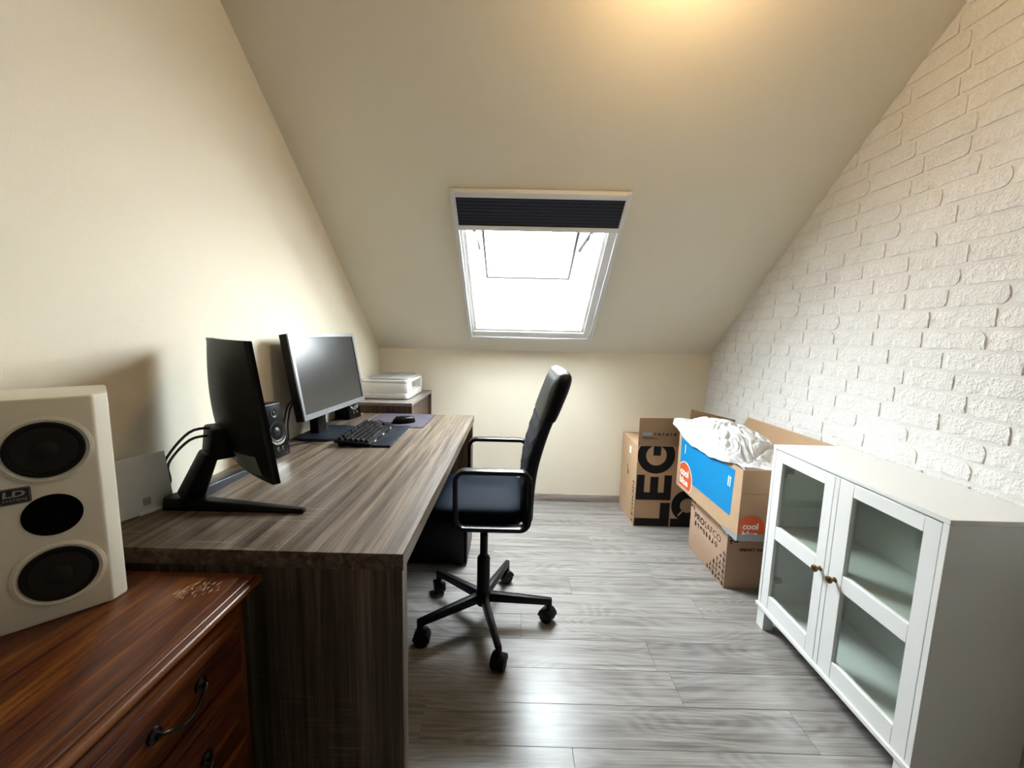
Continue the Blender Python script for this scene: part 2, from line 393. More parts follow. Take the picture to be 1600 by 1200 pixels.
# ---- bricks on the right wall
BL, BH, JT, CP = 0.183, 0.054, 0.012, 0.0665
def brick_mesh(seed, L, H, cut=None, name='brick'):
    rn = random.Random(seed); nu, nv = 9, 4
    def edge(i, n): return i in (0, n-1)
    ph = rn.uniform(0, 100); rough_ = rn.choice((0.4, 0.8, 1.2, 1.6))
    chip = [rn.uniform(0, 0.010) if rn.random() < 0.4 else 0 for _ in range(4)]
    V = []
    for j in range(nv):
        for i in range(nu):
            u = (i/(nu-1)-.5)*L; v = (j/(nv-1)-.5)*H
            e = edge(i, nu) or edge(j, nv)
            c = edge(i, nu) and edge(j, nv)
            q = Vector((u*9+ph, v*25, seed*3.1))
            n1 = noise.noise(q*1.7); n2 = noise.noise(q*4+Vector((5, 9, 2)))
            d = 0.0072+0.0022*n1*rough_+0.0026*n2*rough_
            if e: d -= 0.0012
            if c:
                k_ = (0 if i == 0 else 1)+(0 if j == 0 else 2); u -= math.copysign(0.001+chip[k_]*.8, u); v -= math.copysign(0.0012+chip[k_]*.4, v); d -= 0.001
            u += noise.noise(q*3+Vector((1, 2, 3)))*0.0035*(1 if e else 2); v += noise.noise(q*3+Vector((7, 2, 3)))*0.0032
            V.append((-max(0.0022, d), u, v))
    F = [(j*nu+i, (j+1)*nu+i, (j+1)*nu+i+1, j*nu+i+1) for j in range(nv-1) for i in range(nu-1)]
    ring = [i for i in range(nu)]+[j*nu+nu-1 for j in range(1, nv)]+[(nv-1)*nu+i for i in range(nu-2, -1, -1)]+[j*nu for j in range(nv-2, 0, -1)]
    n0 = len(V); m_ = len(ring)
    V += [(0.003, V[r][1]*1.01, V[r][2]*1.03) for r in ring]
    F += [(ring[i], ring[(i+1) % m_], n0+(i+1) % m_, n0+i) for i in range(m_)]
    me = bpy.data.meshes.new(name); me.from_pydata(V, [], F)
    bm = bmesh.new(); bm.from_mesh(me); bmesh.ops.recalc_face_normals(bm, faces=bm.faces)
    if cut:
        bmesh.ops.bisect_plane(bm, geom=bm.verts[:]+bm.edges[:]+bm.faces[:], plane_co=cut[0], plane_no=cut[1], clear_outer=True)
    for f in bm.faces: f.smooth = True
    for e in bm.edges:
        if len(e.link_faces) == 2 and e.calc_face_angle(0) > .75: e.smooth = False
    bm.to_mesh(me); bm.free(); me.materials.append(MAT['brick_white']); return me
variants = {}
for w_ in range(5):
    for s_ in range(5): variants[(w_, s_)] = brick_mesh(w_*31+s_, BL*(0.72+0.13*w_), BH)
cells = []; rb = random.Random(3)
c = 0
while True:
    z = 0.02+CP*(c+.5)
    if z > ZC: break
    ymax = min(YB-.004, YB-(z-BH/2-HF)/0.8) if z-BH/2 > HF else YB-.004
    y = ymax+(0.09 if c % 2 else 0.0)+rb.uniform(-.03, .03)
    while y > -1.3:
        w_ = rb.choices(range(5), (1, 2, 4, 4, 1))[0]; L = BL*(0.72+0.13*w_)
        if y-L < -1.4: break
        yc = y-L/2
        if yc+L/2 <= ymax+0.6*L: cells.append((yc, z, w_, rb.randrange(5), L, rb.uniform(-.02, .02)))
        y -= L+JT
    c += 1
vis = [q for q in cells if q[0] > 0.93 and q[1] > 0.50]
vis.sort(key=lambda q: q[0]); keep = set(id(q) for q in vis[:295])
stuff = MB()
for q in cells:
    yc, z, w_, s_, L, tilt = q
    if yc+L/2 > YB-.003:
        if yc > YB-.02: continue
    over = (z+BH/2) > HF+(YB-(yc+L/2))*0.8
    if id(q) in keep:
        me = variants[(w_, s_)]
        hi = yc+L/2 > YB-.002
        if over or hi:
            me = brick_mesh(w_*31+s_+100, L, BH)
            bm = bmesh.new(); bm.from_mesh(me)
            if over:
                bmesh.ops.bisect_plane(bm, geom=bm.verts[:]+bm.edges[:]+bm.faces[:], plane_co=(0, YB-.001-yc, HF-z), plane_no=(0, ST, CT), clear_outer=True)
            if hi:
                bmesh.ops.bisect_plane(bm, geom=bm.verts[:]+bm.edges[:]+bm.faces[:], plane_co=(0, YB-.001-yc, 0), plane_no=(0, 1, 0), clear_outer=True)
            n_ = len(bm.faces); bm.to_mesh(me); bm.free()
            if n_ < 4: bpy.data.meshes.remove(me); continue
        o = bpy.data.objects.new('brick', me); COL.objects.link(o); o.parent = wr; o.location = (XR-.008, yc, z)
        if not (over or hi): o.rotation_euler = (tilt*.5, 0, 0)
    elif not over and yc+L/2 < YB-.003:
        me = variants[(w_, s_)]; stuff.add([(XR-.008+v.co.x, yc+v.co.y, z+v.co.z) for v in me.vertices], [tuple(p.vertices) for p in me.polygons])
stuff.build('brick_remainder', 'brick_white', wr, smooth=True, kind='stuff')

# ---- roof window (opened outwards) set into the slope
wn = bpy.data.objects.new('window_1', None); COL.objects.link(wn); wn.location = SL((HU0+HU1)/2, HV0, 0); OFF['window_1'] = Vector(wn.location)
props(wn, 'white roof window opened outwards in the sloped ceiling', None, kind='structure')
LT = 0.022
def slb(mb, u0, u1, v0, v1, w0, w1):
    return mb.hexa([SL(u0, v0, w0), SL(u1, v0, w0), SL(u1, v1, w0), SL(u0, v1, w0)], [SL(u0, v0, w1), SL(u1, v0, w1), SL(u1, v1, w1), SL(u0, v1, w1)])
slb(MB(), HU0, HU0+LT, HV0, HV1, -.002, .20).build('lining', 'window_white', wn, bevel=.002)
slb(MB(), HU1-LT, HU1, HV0, HV1, -.002, .20).build('lining', 'window_white', wn, bevel=.002)
slb(MB(), HU0+LT, HU1-LT, HV0, HV0+LT, -.002, .20).build('lining', 'window_white', wn, bevel=.002)
slb(MB(), HU0+LT, HU1-LT, HV1-LT, HV1, -.002, .20).build('lining', 'window_white', wn, bevel=.002)
fm = MB(); a, c_, d, e = HU0-.01, HU1+.01, HV0-.01, HV1+.01
fm = MB(); slb(fm, a, a+.055, d, e, .20, .245); slb(fm, c_-.055, c_, d, e, .20, .245); slb(fm, a+.055, c_-.055, d, d+.05, .20, .245); slb(fm, a+.055, c_-.055, e-.05, e, .20, .245)
fm.build('outer_frame', 'window_white', wn, bevel=.003)
fl2 = MB(); slb(fl2, a-.16, a, d-.2, e+.1, .20, .215); slb(fl2, c_, c_+.16, d-.2, e+.1, .20, .215); slb(fl2, a, c_, d-.2, d, .20, .21)
fl2.build('flashing', 'flashing_grey', wn)
hinge = SL(0, HV1-.03, .23); low = Vector((0, 2.935, 1.600)); sd = (low-hinge); sd.x = 0; SLn = sd.length; sd.normalize(); sn = Vector((1, 0, 0)).cross(sd).normalized()
if sn.z < 0: sn = -sn
def SP(u, t, w): return Vector((u, 0, 0))+Vector((0, hinge.y, hinge.z))+sd*t+sn*w
def sbx(mb, u0, u1, t0, t1, w0, w1):
    return mb.hexa([SP(u0, t0, w0), SP(u1, t0, w0), SP(u1, t1, w0), SP(u0, t1, w0)], [SP(u0, t0, w1), SP(u1, t0, w1), SP(u1, t1, w1), SP(u0, t1, w1)])
su0, su1 = HU0+.022, HU1-.045
sm_ = MB(); sbx(sm_, su0, su0+.06, 0, SLn, 0, .045); sbx(sm_, su1-.06, su1, 0, SLn, 0, .045); sbx(sm_, su0+.06, su1-.06, 0, .06, 0, .045); sbx(sm_, su0+.06, su1-.06, SLn-.06, SLn, 0, .045)
sash = sm_.build('sash', 'window_white', wn, bevel=.004)
sbx(MB(), su0+.06, su1-.06, .06, SLn-.06, .018, .024).build('pane', 'window_glass', sash)
gk = MB(); sbx(gk, su0+.046, su0+.060, .056, SLn-.046, -.003, .001); sbx(gk, su1-.060, su1-.046, .056, SLn-.046, -.003, .001); sbx(gk, su0+.06, su1-.06, SLn-.060, SLn-.046, -.003, .001)
gk.build('gasket', 'gasket_dark', sash)
for u in (HU0+.035, HU1-.035):
    MB().cyl(SL(u, HV1-.28, .17), SP(su0+.02 if u < 0 else su1-.02, SLn*.62, .0), .010, n=8).build('opening_arm', 'gasket_dark', wn)

# ================================================================== THINGS
# ---- blind in the roof window
BU0, BU1, BV0, BV1 = -0.316, 0.512, 0.150, 1.243
bl = thing('skylight_blind', 'dark navy blind partly drawn down in a white frame over the roof window', 'blind', SL(.098, BV0, 0))
def rail(name, u0, u1, v0, v1, w0=-.026, w1=-.0025): return slb(MB(), u0, u1, v0, v1, w0, w1).build(name, 'aluminium_white', bl, bevel=.003)
cs_ = MB(); slb(cs_, BU0+.022, HU0+.004, BV0+.03, BV1-.03, -.012, -.0025); slb(cs_, HU1-.004, BU1-.022, BV0+.03, BV1-.03, -.012, -.0025); slb(cs_, HU0+.004, HU1-.004, BV0+.03, HV0+.004, -.012, -.0025)
cs_.build('casing', 'window_white', wn)
rail('side_rail', BU0, BU0+.022, BV0, BV1); rail('side_rail', BU1-.022, BU1, BV0, BV1)
rail('top_rail', BU0+.022, BU1-.022, BV1-.028, BV1, -.034); rail('sill_rail', BU0+.022, BU1-.022, BV0, BV0+.03)
nf = 9; fb = MB(); v0_, v1_ = 1.056, BV1-.028
pts = []
for i in range(nf*2+1):
    pts.append((v0_+(v1_-v0_)*i/(nf*2), -.0155 if i % 2 else -.0185))
P = []; F = []
for i, (v, w) in enumerate(pts): P += [SL(BU0+.022, v, w), SL(BU1-.022, v, w)]
for i in range(len(pts)-1): F.append((2*i, 2*i+1, 2*i+3, 2*i+2))
n_ = len(P)
for i, (v, w) in enumerate(pts): P += [SL(BU0+.022, v, w+.003), SL(BU1-.022, v, w+.003)]
for i in range(len(pts)-1): F.append((n_+2*i, n_+2*i+2, n_+2*i+3, n_+2*i+1))
fb.add(P, F).build('blind_fabric', 'blind_navy', bl, smooth=False)
slb(MB(), BU0+.018, BU1-.018, v0_-.024, v0_, -.026, -.004).build('bottom_bar', 'aluminium_white', bl, bevel=.003)

# ---- ceiling lamp just above the picture
cl = thing('ceiling_spotlight', 'small white ceiling spotlight with warm bulb above the slope', 'lamp', (.49, 1.02, ZC))
MB().lathe([(.05, 0), (.05, -.02), (.012, -.024), (.012, -.05)], (.49, 1.02, ZC), (0, 0, 1)).build('ceiling_rose', 'lamp_white', cl, smooth=True)
ldir = Vector((0, .80, -.30)).normalized(); lp = Vector((.49, 1.02, ZC-.075))
MB().lathe([(.018, -.05), (.034, -.04), (.036, .03), (.033, .03), (.031, -.03)], lp, ldir).build('shade', 'lamp_white', cl, smooth=True)
MB().lathe([(.01, -.02), (.02, -.005), (.024, .008), (.018, .02), (.004, .026)], lp, ldir, 16).build('bulb', 'bulb_glow', cl, smooth=True)
ll = bpy.data.lights.new('lamp_light', 'POINT'); ll.energy = LAMP_W; ll.color = (1.0, .66, .33); ll.shadow_soft_size = .03
lo = bpy.data.objects.new('lamp_light', ll); COL.objects.link(lo); lo.parent = cl; lo.location = lp+ldir*.06-Vector(cl.location)

# ---- desk
DX0, DX1, DY0, DY1 = -.978, -.2333, .8216, 2.3197
dk = thing('desk', 'long grey-brown wood-grain desk with thick top and panel legs along the wall', 'desk', (-.6, 1.57, 0))
MB().box(DX0, DX1, DY0, DY1, DZ-.038, DZ).build('desktop', 'desk_oak_y', dk, bevel=.0012, seg=1)
MB().box(DX0+.004, DX1-.004, DY0+.005, DY0+.043, 0, DZ-.038).build('side_panel', 'desk_oak_z', dk, bevel=.001, seg=1)
MB().box(DX0+.004, DX1-.004, DY1-.043, DY1-.005, 0, DZ-.038).build('side_panel', 'desk_oak_z', dk, bevel=.001, seg=1)
MB().box(DX0+.06, DX0+.078, DY0+.043, DY1-.043, .25, DZ-.038).build('modesty_panel', 'desk_oak_y', dk)

# ---- printer stand behind the desk
SX0, SX1, SY0, SY1, SZ = -.975, -.601, 2.338, 2.898, .817
st = thing('printer_cabinet', 'low brown wood-grain cabinet between desk end and back wall, under the printer', 'cabinet', (-.79, 2.62, 0))
MB().box(SX0, SX1, SY0, SY1, SZ-.018, SZ).build('top_board', 'stand_top_oak', st, bevel=.001, seg=1)
MB().box(SX0, SX1-.002, SY0+.004, SY0+.022, 0, SZ-.018).build('side_panel', 'stand_oak', st, bevel=.001, seg=1)
MB().box(SX0, SX1-.002, SY1-.018, SY1, 0, SZ-.018).build('side_panel', 'stand_oak', st, bevel=.001, seg=1)
MB().box(SX1-.04, SX1-.022, SY0+.022, SY1-.018, 0, SZ-.018).build('front_panel', 'stand_oak', st)
MB().box(SX0, SX0+.012, SY0+.022, SY1-.018, .05, SZ-.018).build('back_panel', 'stand_oak', st)

# ---- printer
pr = thing('printer', 'white all-in-one inkjet printer with grey scanner lid on the wooden cabinet', 'printer', (-.79, 2.63, SZ))
px0, px1, py0, py1, pz = -.945, -.652, 2.45, 2.82, .948
body = MB().prism(rrect(px1-px0, py1-py0, .03, 5, (px0+px1)/2, (py0+py1)/2), (0, 0, SZ+.006), (1, 0, 0), (0, 1, 0), (0, 0, .035))
body.build('base_tray', 'printer_white', pr, bevel=.003)
up_ = MB().prism([(px0, py0+.0), (px1-.03, py0), (px1-.008, py0+.008), (px1, py0+.03), (px1, 2.535), (px1-.14, 2.535), (px1-.14, 2.775), (px1, 2.775), (px1, py1), (px0, py1)], (0, 0, SZ+.041), (1, 0, 0), (0, 1, 0), (0, 0, .062))
up_.build('side_housing', 'printer_white', pr, bevel=.004)
MB().prism(rrect(px1-px0, py1-py0, .03, 5, (px0+px1)/2, (py0+py1)/2), (0, 0, SZ+.103), (1, 0, 0), (0, 1, 0), (0, 0, .018)).build('upper_housing', 'printer_white', pr, bevel=.003)
MB().prism(rrect(px1-px0-.05, py1-py0-.02, .02, 5, (px0+px1)/2+.015, (py0+py1)/2+.004), (0, 0, SZ+.121), (1, 0, 0), (0, 1, 0), (0, 0, .011)).build('scanner_lid', 'printer_lid', pr, bevel=.004)
MB().box(-.80, -.792, 2.47, 2.81, SZ+.1315, SZ+.1335).build('lid_groove', 'printer_grey', pr)
MB().box(px0-.006, px0+.02, 2.50, 2.76, SZ+.03, SZ+.11).build('rear_paper_feed', 'printer_white', pr, bevel=.003)
for i in range(3): MB().box(px1-.0005, px1+.0012, 2.486, 2.508, SZ+.052+i*.018, SZ+.062+i*.018).build('button', 'mark_grey', pr, bevel=.0004)
MB().box(-.86, -.72, py0+.004, py0+.03, SZ, SZ+.006).build('foot', 'printer_grey', pr); MB().box(-.86, -.72, py1-.03, py1-.004, SZ, SZ+.006).build('foot', 'printer_grey', pr)

# ---- curved monitor seen from behind (nearest on the desk)
T1 = 0.13
ec = Vector((-.755, 1.106, 0)); n1 = Vector((.655, .755, 0)).normalized(); w1 = Vector((n1.y, -n1.x, 0))   # facing, width (to the near end)
def M1(s, z, d):                                        # s across (+ near end), z up, d towards the viewer of the screen; leaning back
    sag = .45*s*s
    zz = z-.84
    return ec+w1*s+n1*(d+sag-T1*zz)+Vector((0, 0, z))
m1 = thing('curved_monitor', 'black curved monitor seen from behind on a V-shaped stand', 'monitor', (-.84, 1.1, DZ))
HW = .178; z0, z1 = .838, 1.207
def shell(fn_in, fn_out, nu, nv):
    mb = MB(); mb.grid(lambda a, b: fn_in(a, b), nu, nv); mb.grid(lambda a, b: fn_out(a, b), nu, nv)
    n = nu*nv; rim = [i for i in range(nu)]+[j*nu+nu-1 for j in range(1, nv)]+[(nv-1)*nu+i for i in range(nu-2, -1, -1)]+[j*nu for j in range(nv-2, 0, -1)]
    mb.f += [(rim[i], rim[(i+1) % len(rim)], n+rim[(i+1) % len(rim)], n+rim[i]) for i in range(len(rim))]
    return mb
def bulge(a, b): return .008+.034*(1-abs(2*a-1)**3)*(4*b*(1-b))**.75*(1.25-.5*b)
shell(lambda a, b: M1((a*2-1)*HW, z0+(z1-z0)*b, .0), lambda a, b: M1((a*2-1)*HW, z0+(z1-z0)*b, -bulge(a, b)), 25, 15).build('back_shell', 'monitor_black', m1, smooth=True)
shell(lambda a, b: M1((a*2-1)*HW, z0+(z1-z0)*b, .0006), lambda a, b: M1((a*2-1)*HW, z0+(z1-z0)*b, .010), 25, 3).build('bezel', 'gloss_black', m1)
shell(lambda a, b: M1((a*2-1)*(HW-.008), z0+.018+(z1-z0-.026)*b, .0102), lambda a, b: M1((a*2-1)*(HW-.008), z0+.018+(z1-z0-.026)*b, .0112), 25, 3).build('screen', 'screen_black', m1)
lb = MB(); lb.grid(lambda a, b: M1(.045+.10*a, z0+.018+.055*b, -bulge((.045+.10*a)/HW/2+.5, (.018+.055*b)/(z1-z0))-.001), 7, 5); lb.build('rating_label', 'sticker_grey', m1, smooth=True)
# stand: leaning neck and V feet
vx = Vector((-.892, 1.022, DZ))
nk = MB(); top_c = M1(0, .955, -.036)
def quad(c, ww, dd, dirn): return [c-w1*ww-dirn*dd, c+w1*ww-dirn*dd, c+w1*ww+dirn*dd, c-w1*ww+dirn*dd]
nk.hexa(quad(vx+Vector((0, 0, .012))+n1*.022, .040, .027, n1), quad(top_c+Vector((0, 0, -.045))-n1*.035, .038, .016, n1))
nk.build('neck', 'matte_black', m1, bevel=.006)
hd = MB().hexa(quad(top_c+Vector((0, 0, -.065))-n1*.015, .04, .032, n1), quad(top_c+Vector((0, 0, .02))-n1*.01, .045, .026, n1)); hd.build('mount_head', 'matte_black', m1, bevel=.006)
def foot(tip, wd0, wd1):
    tip = Vector(tip); d = (tip-vx).normalized(); s = Vector((-d.y, d.x, 0)); o = vx-d*.022
    return MB().hexa([o-s*wd0, tip-s*wd1, tip+s*wd1, o+s*wd0], [o-s*wd0*.8+Vector((0, 0, .034)), tip-s*wd1*.8+Vector((0, 0, .011)), tip+s*wd1*.8+Vector((0, 0, .011)), o+s*wd0*.8+Vector((0, 0, .034))])
foot((-.546, 1.012, DZ), .024, .010).build('foot', 'matte_black', m1, bevel=.003)
foot((-.890, 1.385, DZ), .026, .013).build('foot', 'blue_black', m1, bevel=.003)
for k_, dx in enumerate((0, .012)):
    MB().tube(bez([top_c-n1*.02+Vector((0, 0, .015-k_*.02)), top_c-n1*.075+Vector((0, 0, .012-k_*.02)), Vector((-.966, 1.075+dx, .865-k_*.01)), Vector((-.972, 1.07+dx*2, .80)), Vector((-.968, 1.05+dx, DZ+.005))], 24), .0035).build('cable', 'cable_black', m1, smooth=True)

# ---- grey-framed monitor
m2 = thing('flat_monitor', 'flat widescreen monitor with silver-grey bezel reflecting the roof window', 'monitor', (-.87, 1.80, DZ))
yc2, hw2 = 1.858, .274
a2 = math.radians(-4.0); n2 = Vector((math.cos(a2), math.sin(a2), 0)); w2 = Vector((-n2.y, n2.x, 0)); c2 = Vector((-.823, yc2, 0)); TL2 = .165
n2t = (n2+Vector((0, 0, TL2))).normalized(); u2_ = (Vector((0, 0, 1))-n2*TL2).normalized()
def M2(s, t, d): return c2+Vector((0, 0, .868))+w2*s+u2_*t+n2t*d
H2 = .356
def b2(mb, s0, s1, t0, t1, d0, d1):
    return mb.hexa([M2(s0, t0, d0), M2(s1, t0, d0), M2(s1, t1, d0), M2(s0, t1, d0)], [M2(s0, t0, d1), M2(s1, t0, d1), M2(s1, t1, d1), M2(s0, t1, d1)])
b2(MB(), -hw2, hw2, 0, H2, -.036, -.004).build('housing', 'matte_black', m2, bevel=.003)
fr2 = MB(); b2(fr2, -hw2, -hw2+.015, 0, H2, -.0038, .003); b2(fr2, hw2-.015, hw2, 0, H2, -.0038, .003); b2(fr2, -hw2+.015, hw2-.015, 0, .022, -.0038, .003); b2(fr2, -hw2+.015, hw2-.015, H2-.015, H2, -.0038, .003)
fr2.build('bezel', 'bezel_silver', m2)
b2(MB(), -hw2+.015, hw2-.015, .022, H2-.015, -.0038, -.0005).build('screen', 'screen_black', m2)
b2(MB(), -.07, .07, .08, .24, -.062, -.036).build('rear_housing', 'matte_black', m2, bevel=.008)
MB().hexa([Vector(p) for p in ((-.925, 1.785, DZ+.012), (-.885, 1.785, DZ+.012), (-.885, 1.865, DZ+.012), (-.925, 1.865, DZ+.012))], [Vector(p) for p in ((-.93, 1.785, 1.06), (-.9, 1.785, 1.06), (-.9, 1.865, 1.06), (-.93, 1.865, 1.06))]).build('neck', 'matte_black', m2, bevel=.003)
MB().prism(rrect(.185, .27, .05, 6, -.862, 1.822), (0, 0, DZ), (1, 0, 0), (0, 1, 0), (0, 0, .012)).build('base_plate', 'blue_black', m2, bevel=.003)
for k_ in range(2):
    MB().tube(bez([M2(-.04+.02*k_, .10, -.05), (-.955, 1.70+.03*k_, .93), (-.968, 1.66+.03*k_, .85), (-.965, 1.64+.04*k_, DZ+.006)], 20), .0035).build('cable', 'cable_black', m2, smooth=True)

# ---- desktop speakers
def desk_speaker(loc, yaw, label):
    t = thing('desktop_speaker', label, 'speaker', loc, 'pair of small black desktop speakers')
    R_ = Matrix.Translation(Vector(loc)) @ Matrix.Rotation(yaw, 4, 'Z')
    W, D, Hh, ln = .112, .105, .208, .030              # faces +X, face leans back
    def Q(y, z, d): return Vector((-(ln*z/Hh)+d, y, z))
    def fp(): return [(-W/2, .006), (W/2, .006), (W/2*.9, Hh-.004), (-W/2*.9, Hh-.004)]
    mb = MB().hexa([(-D, -W/2*.8, .0), (0, -W/2, 0), (0, W/2, 0), (-D, W/2*.8, 0)], [(-D, -W/2*.7, Hh-.01), (-ln, -W/2*.86, Hh), (-ln, W/2*.86, Hh), (-D, W/2*.7, Hh-.01)])
    mb.xf(R_).build('cabinet', 'gloss_black', t, bevel=.010, seg=3)
    nrm = Vector((1, 0, ln/Hh)).normalized()
    def lt(nm, mat, y, z, prof, n=24): return MB().lathe(prof, Q(y, z, 0), nrm, n).xf(R_).build(nm, mat, t, smooth=True)
    lt('driver', 'speaker_cone', 0, .098, [(.039, -.006), (.040, .003), (.036, .003), (.030, -.001), (.018, -.004), (.016, .001), (.006, .005), (.001, .006)])
    lt('tweeter', 'speaker_cone', 0, .168, [(.017, -.004), (.018, .002), (.014, .002), (.008, -.002), (.006, .001), (.001, .003)])
    ar = MB()
    P = []; F = []
    for i in range(17):
        th = PI*1.18+PI*.64*i/16; wdt = .007*math.sin(PI*i/16)+.001
        for r in (.044-wdt*.3, .044+wdt):
            P.append(Q(r*math.cos(th), .100+r*math.sin(th), .0032))
    for i in range(16): F.append((2*i, 2*i+1, 2*i+3, 2*i+2))
    ar.add(P, F).xf(R_).build('trim_arc', 'chrome', t)
    for y in (-.011, .014): lt('control_knob', 'chrome', y, .034, [(.008, -.002), (.008, .004), (.006, .006), (.001, .006)], 14)
    return t
desk_speaker((-.868, 1.461, DZ), math.radians(-8), 'black two-way desktop speaker between the curved and the flat monitor')
desk_speaker((-.866, 2.165, DZ), math.radians(-14), 'black desktop speaker beside the printer, half hidden by the flat monitor')
solo(MB().tube(bez([(-.955, 1.47, DZ+.012), (-.945, 1.56, DZ+.004), (-.91, 1.62, DZ+.004), (-.87, 1.66, DZ+.004), (-.80, 1.662, DZ+.016), (-.757, 1.66, DZ+.012)], 30), .003), 'keyboard_cable', 'cable_black', 'thin black cable running across the desk to the keyboard', 'cable', (-.9, 1.6, DZ), smooth=True)

# ---- mouse pad, keyboard, mouse
mp_ = thing('mouse_pad', 'dark mouse pad with mauve-grey face at the far end of the desk', 'mouse pad', (-.61, 2.14, DZ))
MB().prism(rrect(.315, .335, .012, 4, -.612, 2.144), (0, 0, DZ), (1, 0, 0), (0, 1, 0), (0, 0, .0025)).build('pad_base', 'mousepad_edge', mp_)
MB().prism(rrect(.307, .327, .010, 4, -.612, 2.144), (0, 0, DZ+.0026), (1, 0, 0), (0, 1, 0), (0, 0, .0006)).build('pad_face', 'mousepad_face', mp_)
kb = thing('keyboard', 'black mechanical keyboard with flat palm rest on the desk', 'keyboard', (-.66, 1.80, DZ))
KR = Matrix.Translation((-.598, 1.800, DZ)) @ Matrix.Rotation(math.radians(2.0), 4, 'Z')   # local: x to the user, y along the keys
KT = Matrix.Rotation(math.radians(5.5), 4, 'Y')
KM = KR @ KT
MB().box(-.150, .0, -.182, .182, .004, .016).xf(KM).build('case', 'matte_black', kb, bevel=.003)
MB().box(.003, .082, -.180, .180, .0, .010).xf(KR).build('palm_rest', 'blue_black', kb, bevel=.002)
MB().box(-.145, -.125, -.15, .15, 0, .018).xf(KR).build('rear_foot', 'matte_black', kb)
for yy in (-.12, .0, .12): MB().box(-.006, .002, yy-.012, yy+.012, .010, .013).xf(KM).build('edge_light', 'key_light', kb)
U = .0192; kmesh = {}
def key(w): 
    if w not in kmesh:
        a, h = U*.46, U*w/2-.0009
        kmesh[w] = MB().hexa([(-a, -h, 0), (a, -h, 0), (a, h, 0), (-a, h, 0)], [(-a*.72, -h+.0025, .010), (a*.72, -h+.0025, .010), (a*.72, h-.0025, .010), (-a*.72, h-.0025, .010)]).mesh('key', 'keycap_black', bevel=.0008, seg=1)
    return kmesh[w]
rowsK = [[1, -1, 1, 1, 1, 1, -.5, 1, 1, 1, 1, -.5, 1, 1, 1, 1, -.25, 1, 1, 1], [1]*13+[2, -.25, 1, 1, 1], [1.5]+[1]*12+[1.5, -.25, 1, 1, 1], [1.75]+[1]*11+[2.25], [2.25]+[1]*10+[2.75, -1.25, 1], [1.25, 1.25, 1.25, 6.25, 1.25, 1.25, 1.25, 1.25, -.25, 1, 1, 1]]
tot = 18.25*U
for r, row in enumerate(rowsK):
    x = -.140+U*.5+(r*U*1.12 if r else 0)+(0 if r == 0 else .003); yk = -tot/2
    for wk in row:
        ww = abs(wk)*U
        if wk > 0:
            o = bpy.data.objects.new('key', key(wk)); COL.objects.link(o); o.parent = kb
            mm_ = KM @ Matrix.Translation((x, yk+ww/2, .016)); mm_.translation -= kb.location; o.matrix_local = mm_
        yk += ww
ms = thing('computer_mouse', 'black computer mouse resting on the mouse pad', 'mouse', (-.575, 2.07, DZ+.0032))
mR = Matrix.Translation((-.578, 2.075, DZ+.0032)) @ Matrix.Rotation(math.radians(25), 4, 'Z')
def mfun(a, b):
    th = 2*PI*a; e = min(1, b); r = math.cos(e*PI/2)**.62 if e < 1 else 0
    x = .060*math.cos(th)*r; yv = .033*math.sin(th)*r*(1-.12*math.cos(th)); 
    return Vector((x, yv, .036*math.sin(e*PI/2)**.8*(1+.12*math.cos(th)*(1-e))))
MB().grid(mfun, 28, 11, True).add([mfun(i/28, 0) for i in range(28)], [tuple(range(28))]).xf(mR).build('shell', 'gloss_black', ms, smooth=True)
MB().cyl((-.034, -.004, .026), (-.034, .004, .026), .010, n=14).xf(mR).build('scroll_wheel', 'matte_black', ms)
MB().tube([mR @ Vector(p) for p in bez([(-.058, 0, .006), (-.075, .002, .004), (-.10, .03, .004), (-.12, .085, .004)], 16)], .0022).build('cable', 'cable_black', ms, smooth=True)

# ---- white upright panel against the wall
A_ = Vector((-.964, .916, DZ)); d_ = Vector((.33, .944, 0)).normalized(); nn_ = Vector((d_.y, -d_.x, 0))
wp = thing('upright_panel', 'thin white upright panel with small grey square behind the loudspeaker', 'panel', A_+d_*.07)
LNr = Vector((0, 0, 1))-nn_*.03
def WPp(s, t, d): return A_+d_*s+LNr*t+nn_*d
def wbx(s0, s1, t0, t1, dd0, dd1, sh=0): return MB().hexa([WPp(s0, t0, dd0), WPp(s1, t0, dd0), WPp(s1, t0, dd1), WPp(s0, t0, dd1)], [WPp(s0, t1, dd0), WPp(s1-sh, t1, dd0), WPp(s1-sh, t1, dd1), WPp(s0, t1, dd1)])
wbx(-.016, .136, .0, .152, -.006, 0, .012).build('panel', 'white_plastic', wp, bevel=.0015)
wbx(.052, .105, .0, .008, 0, .006).build('foot_strip', 'white_plastic', wp, bevel=.001)
wbx(.065, .081, .022, .040, 0, .0006).build('square_mark', 'mark_grey', wp)

# ---- dresser
dr = thing('dresser', 'reddish-brown wooden chest of drawers with moulded top and scuffed corner', 'dresser', (-.76, .28, 0))
TX, TY0, TY1, TZ = -.530, -.27, .806, .724
prof = [(TX-.30, -.026), (TX-.012, -.026), (TX-.003, -.022), (TX, -.015), (TX-.003, -.009), (TX-.010, -.0075), (TX-.012, -.004), (TX-.020, -.0015), (TX-.034, -.001), (TX-.036, 0), (TX-.42, 0), (TX-.42, -.026)]
prof = [p for p in prof]
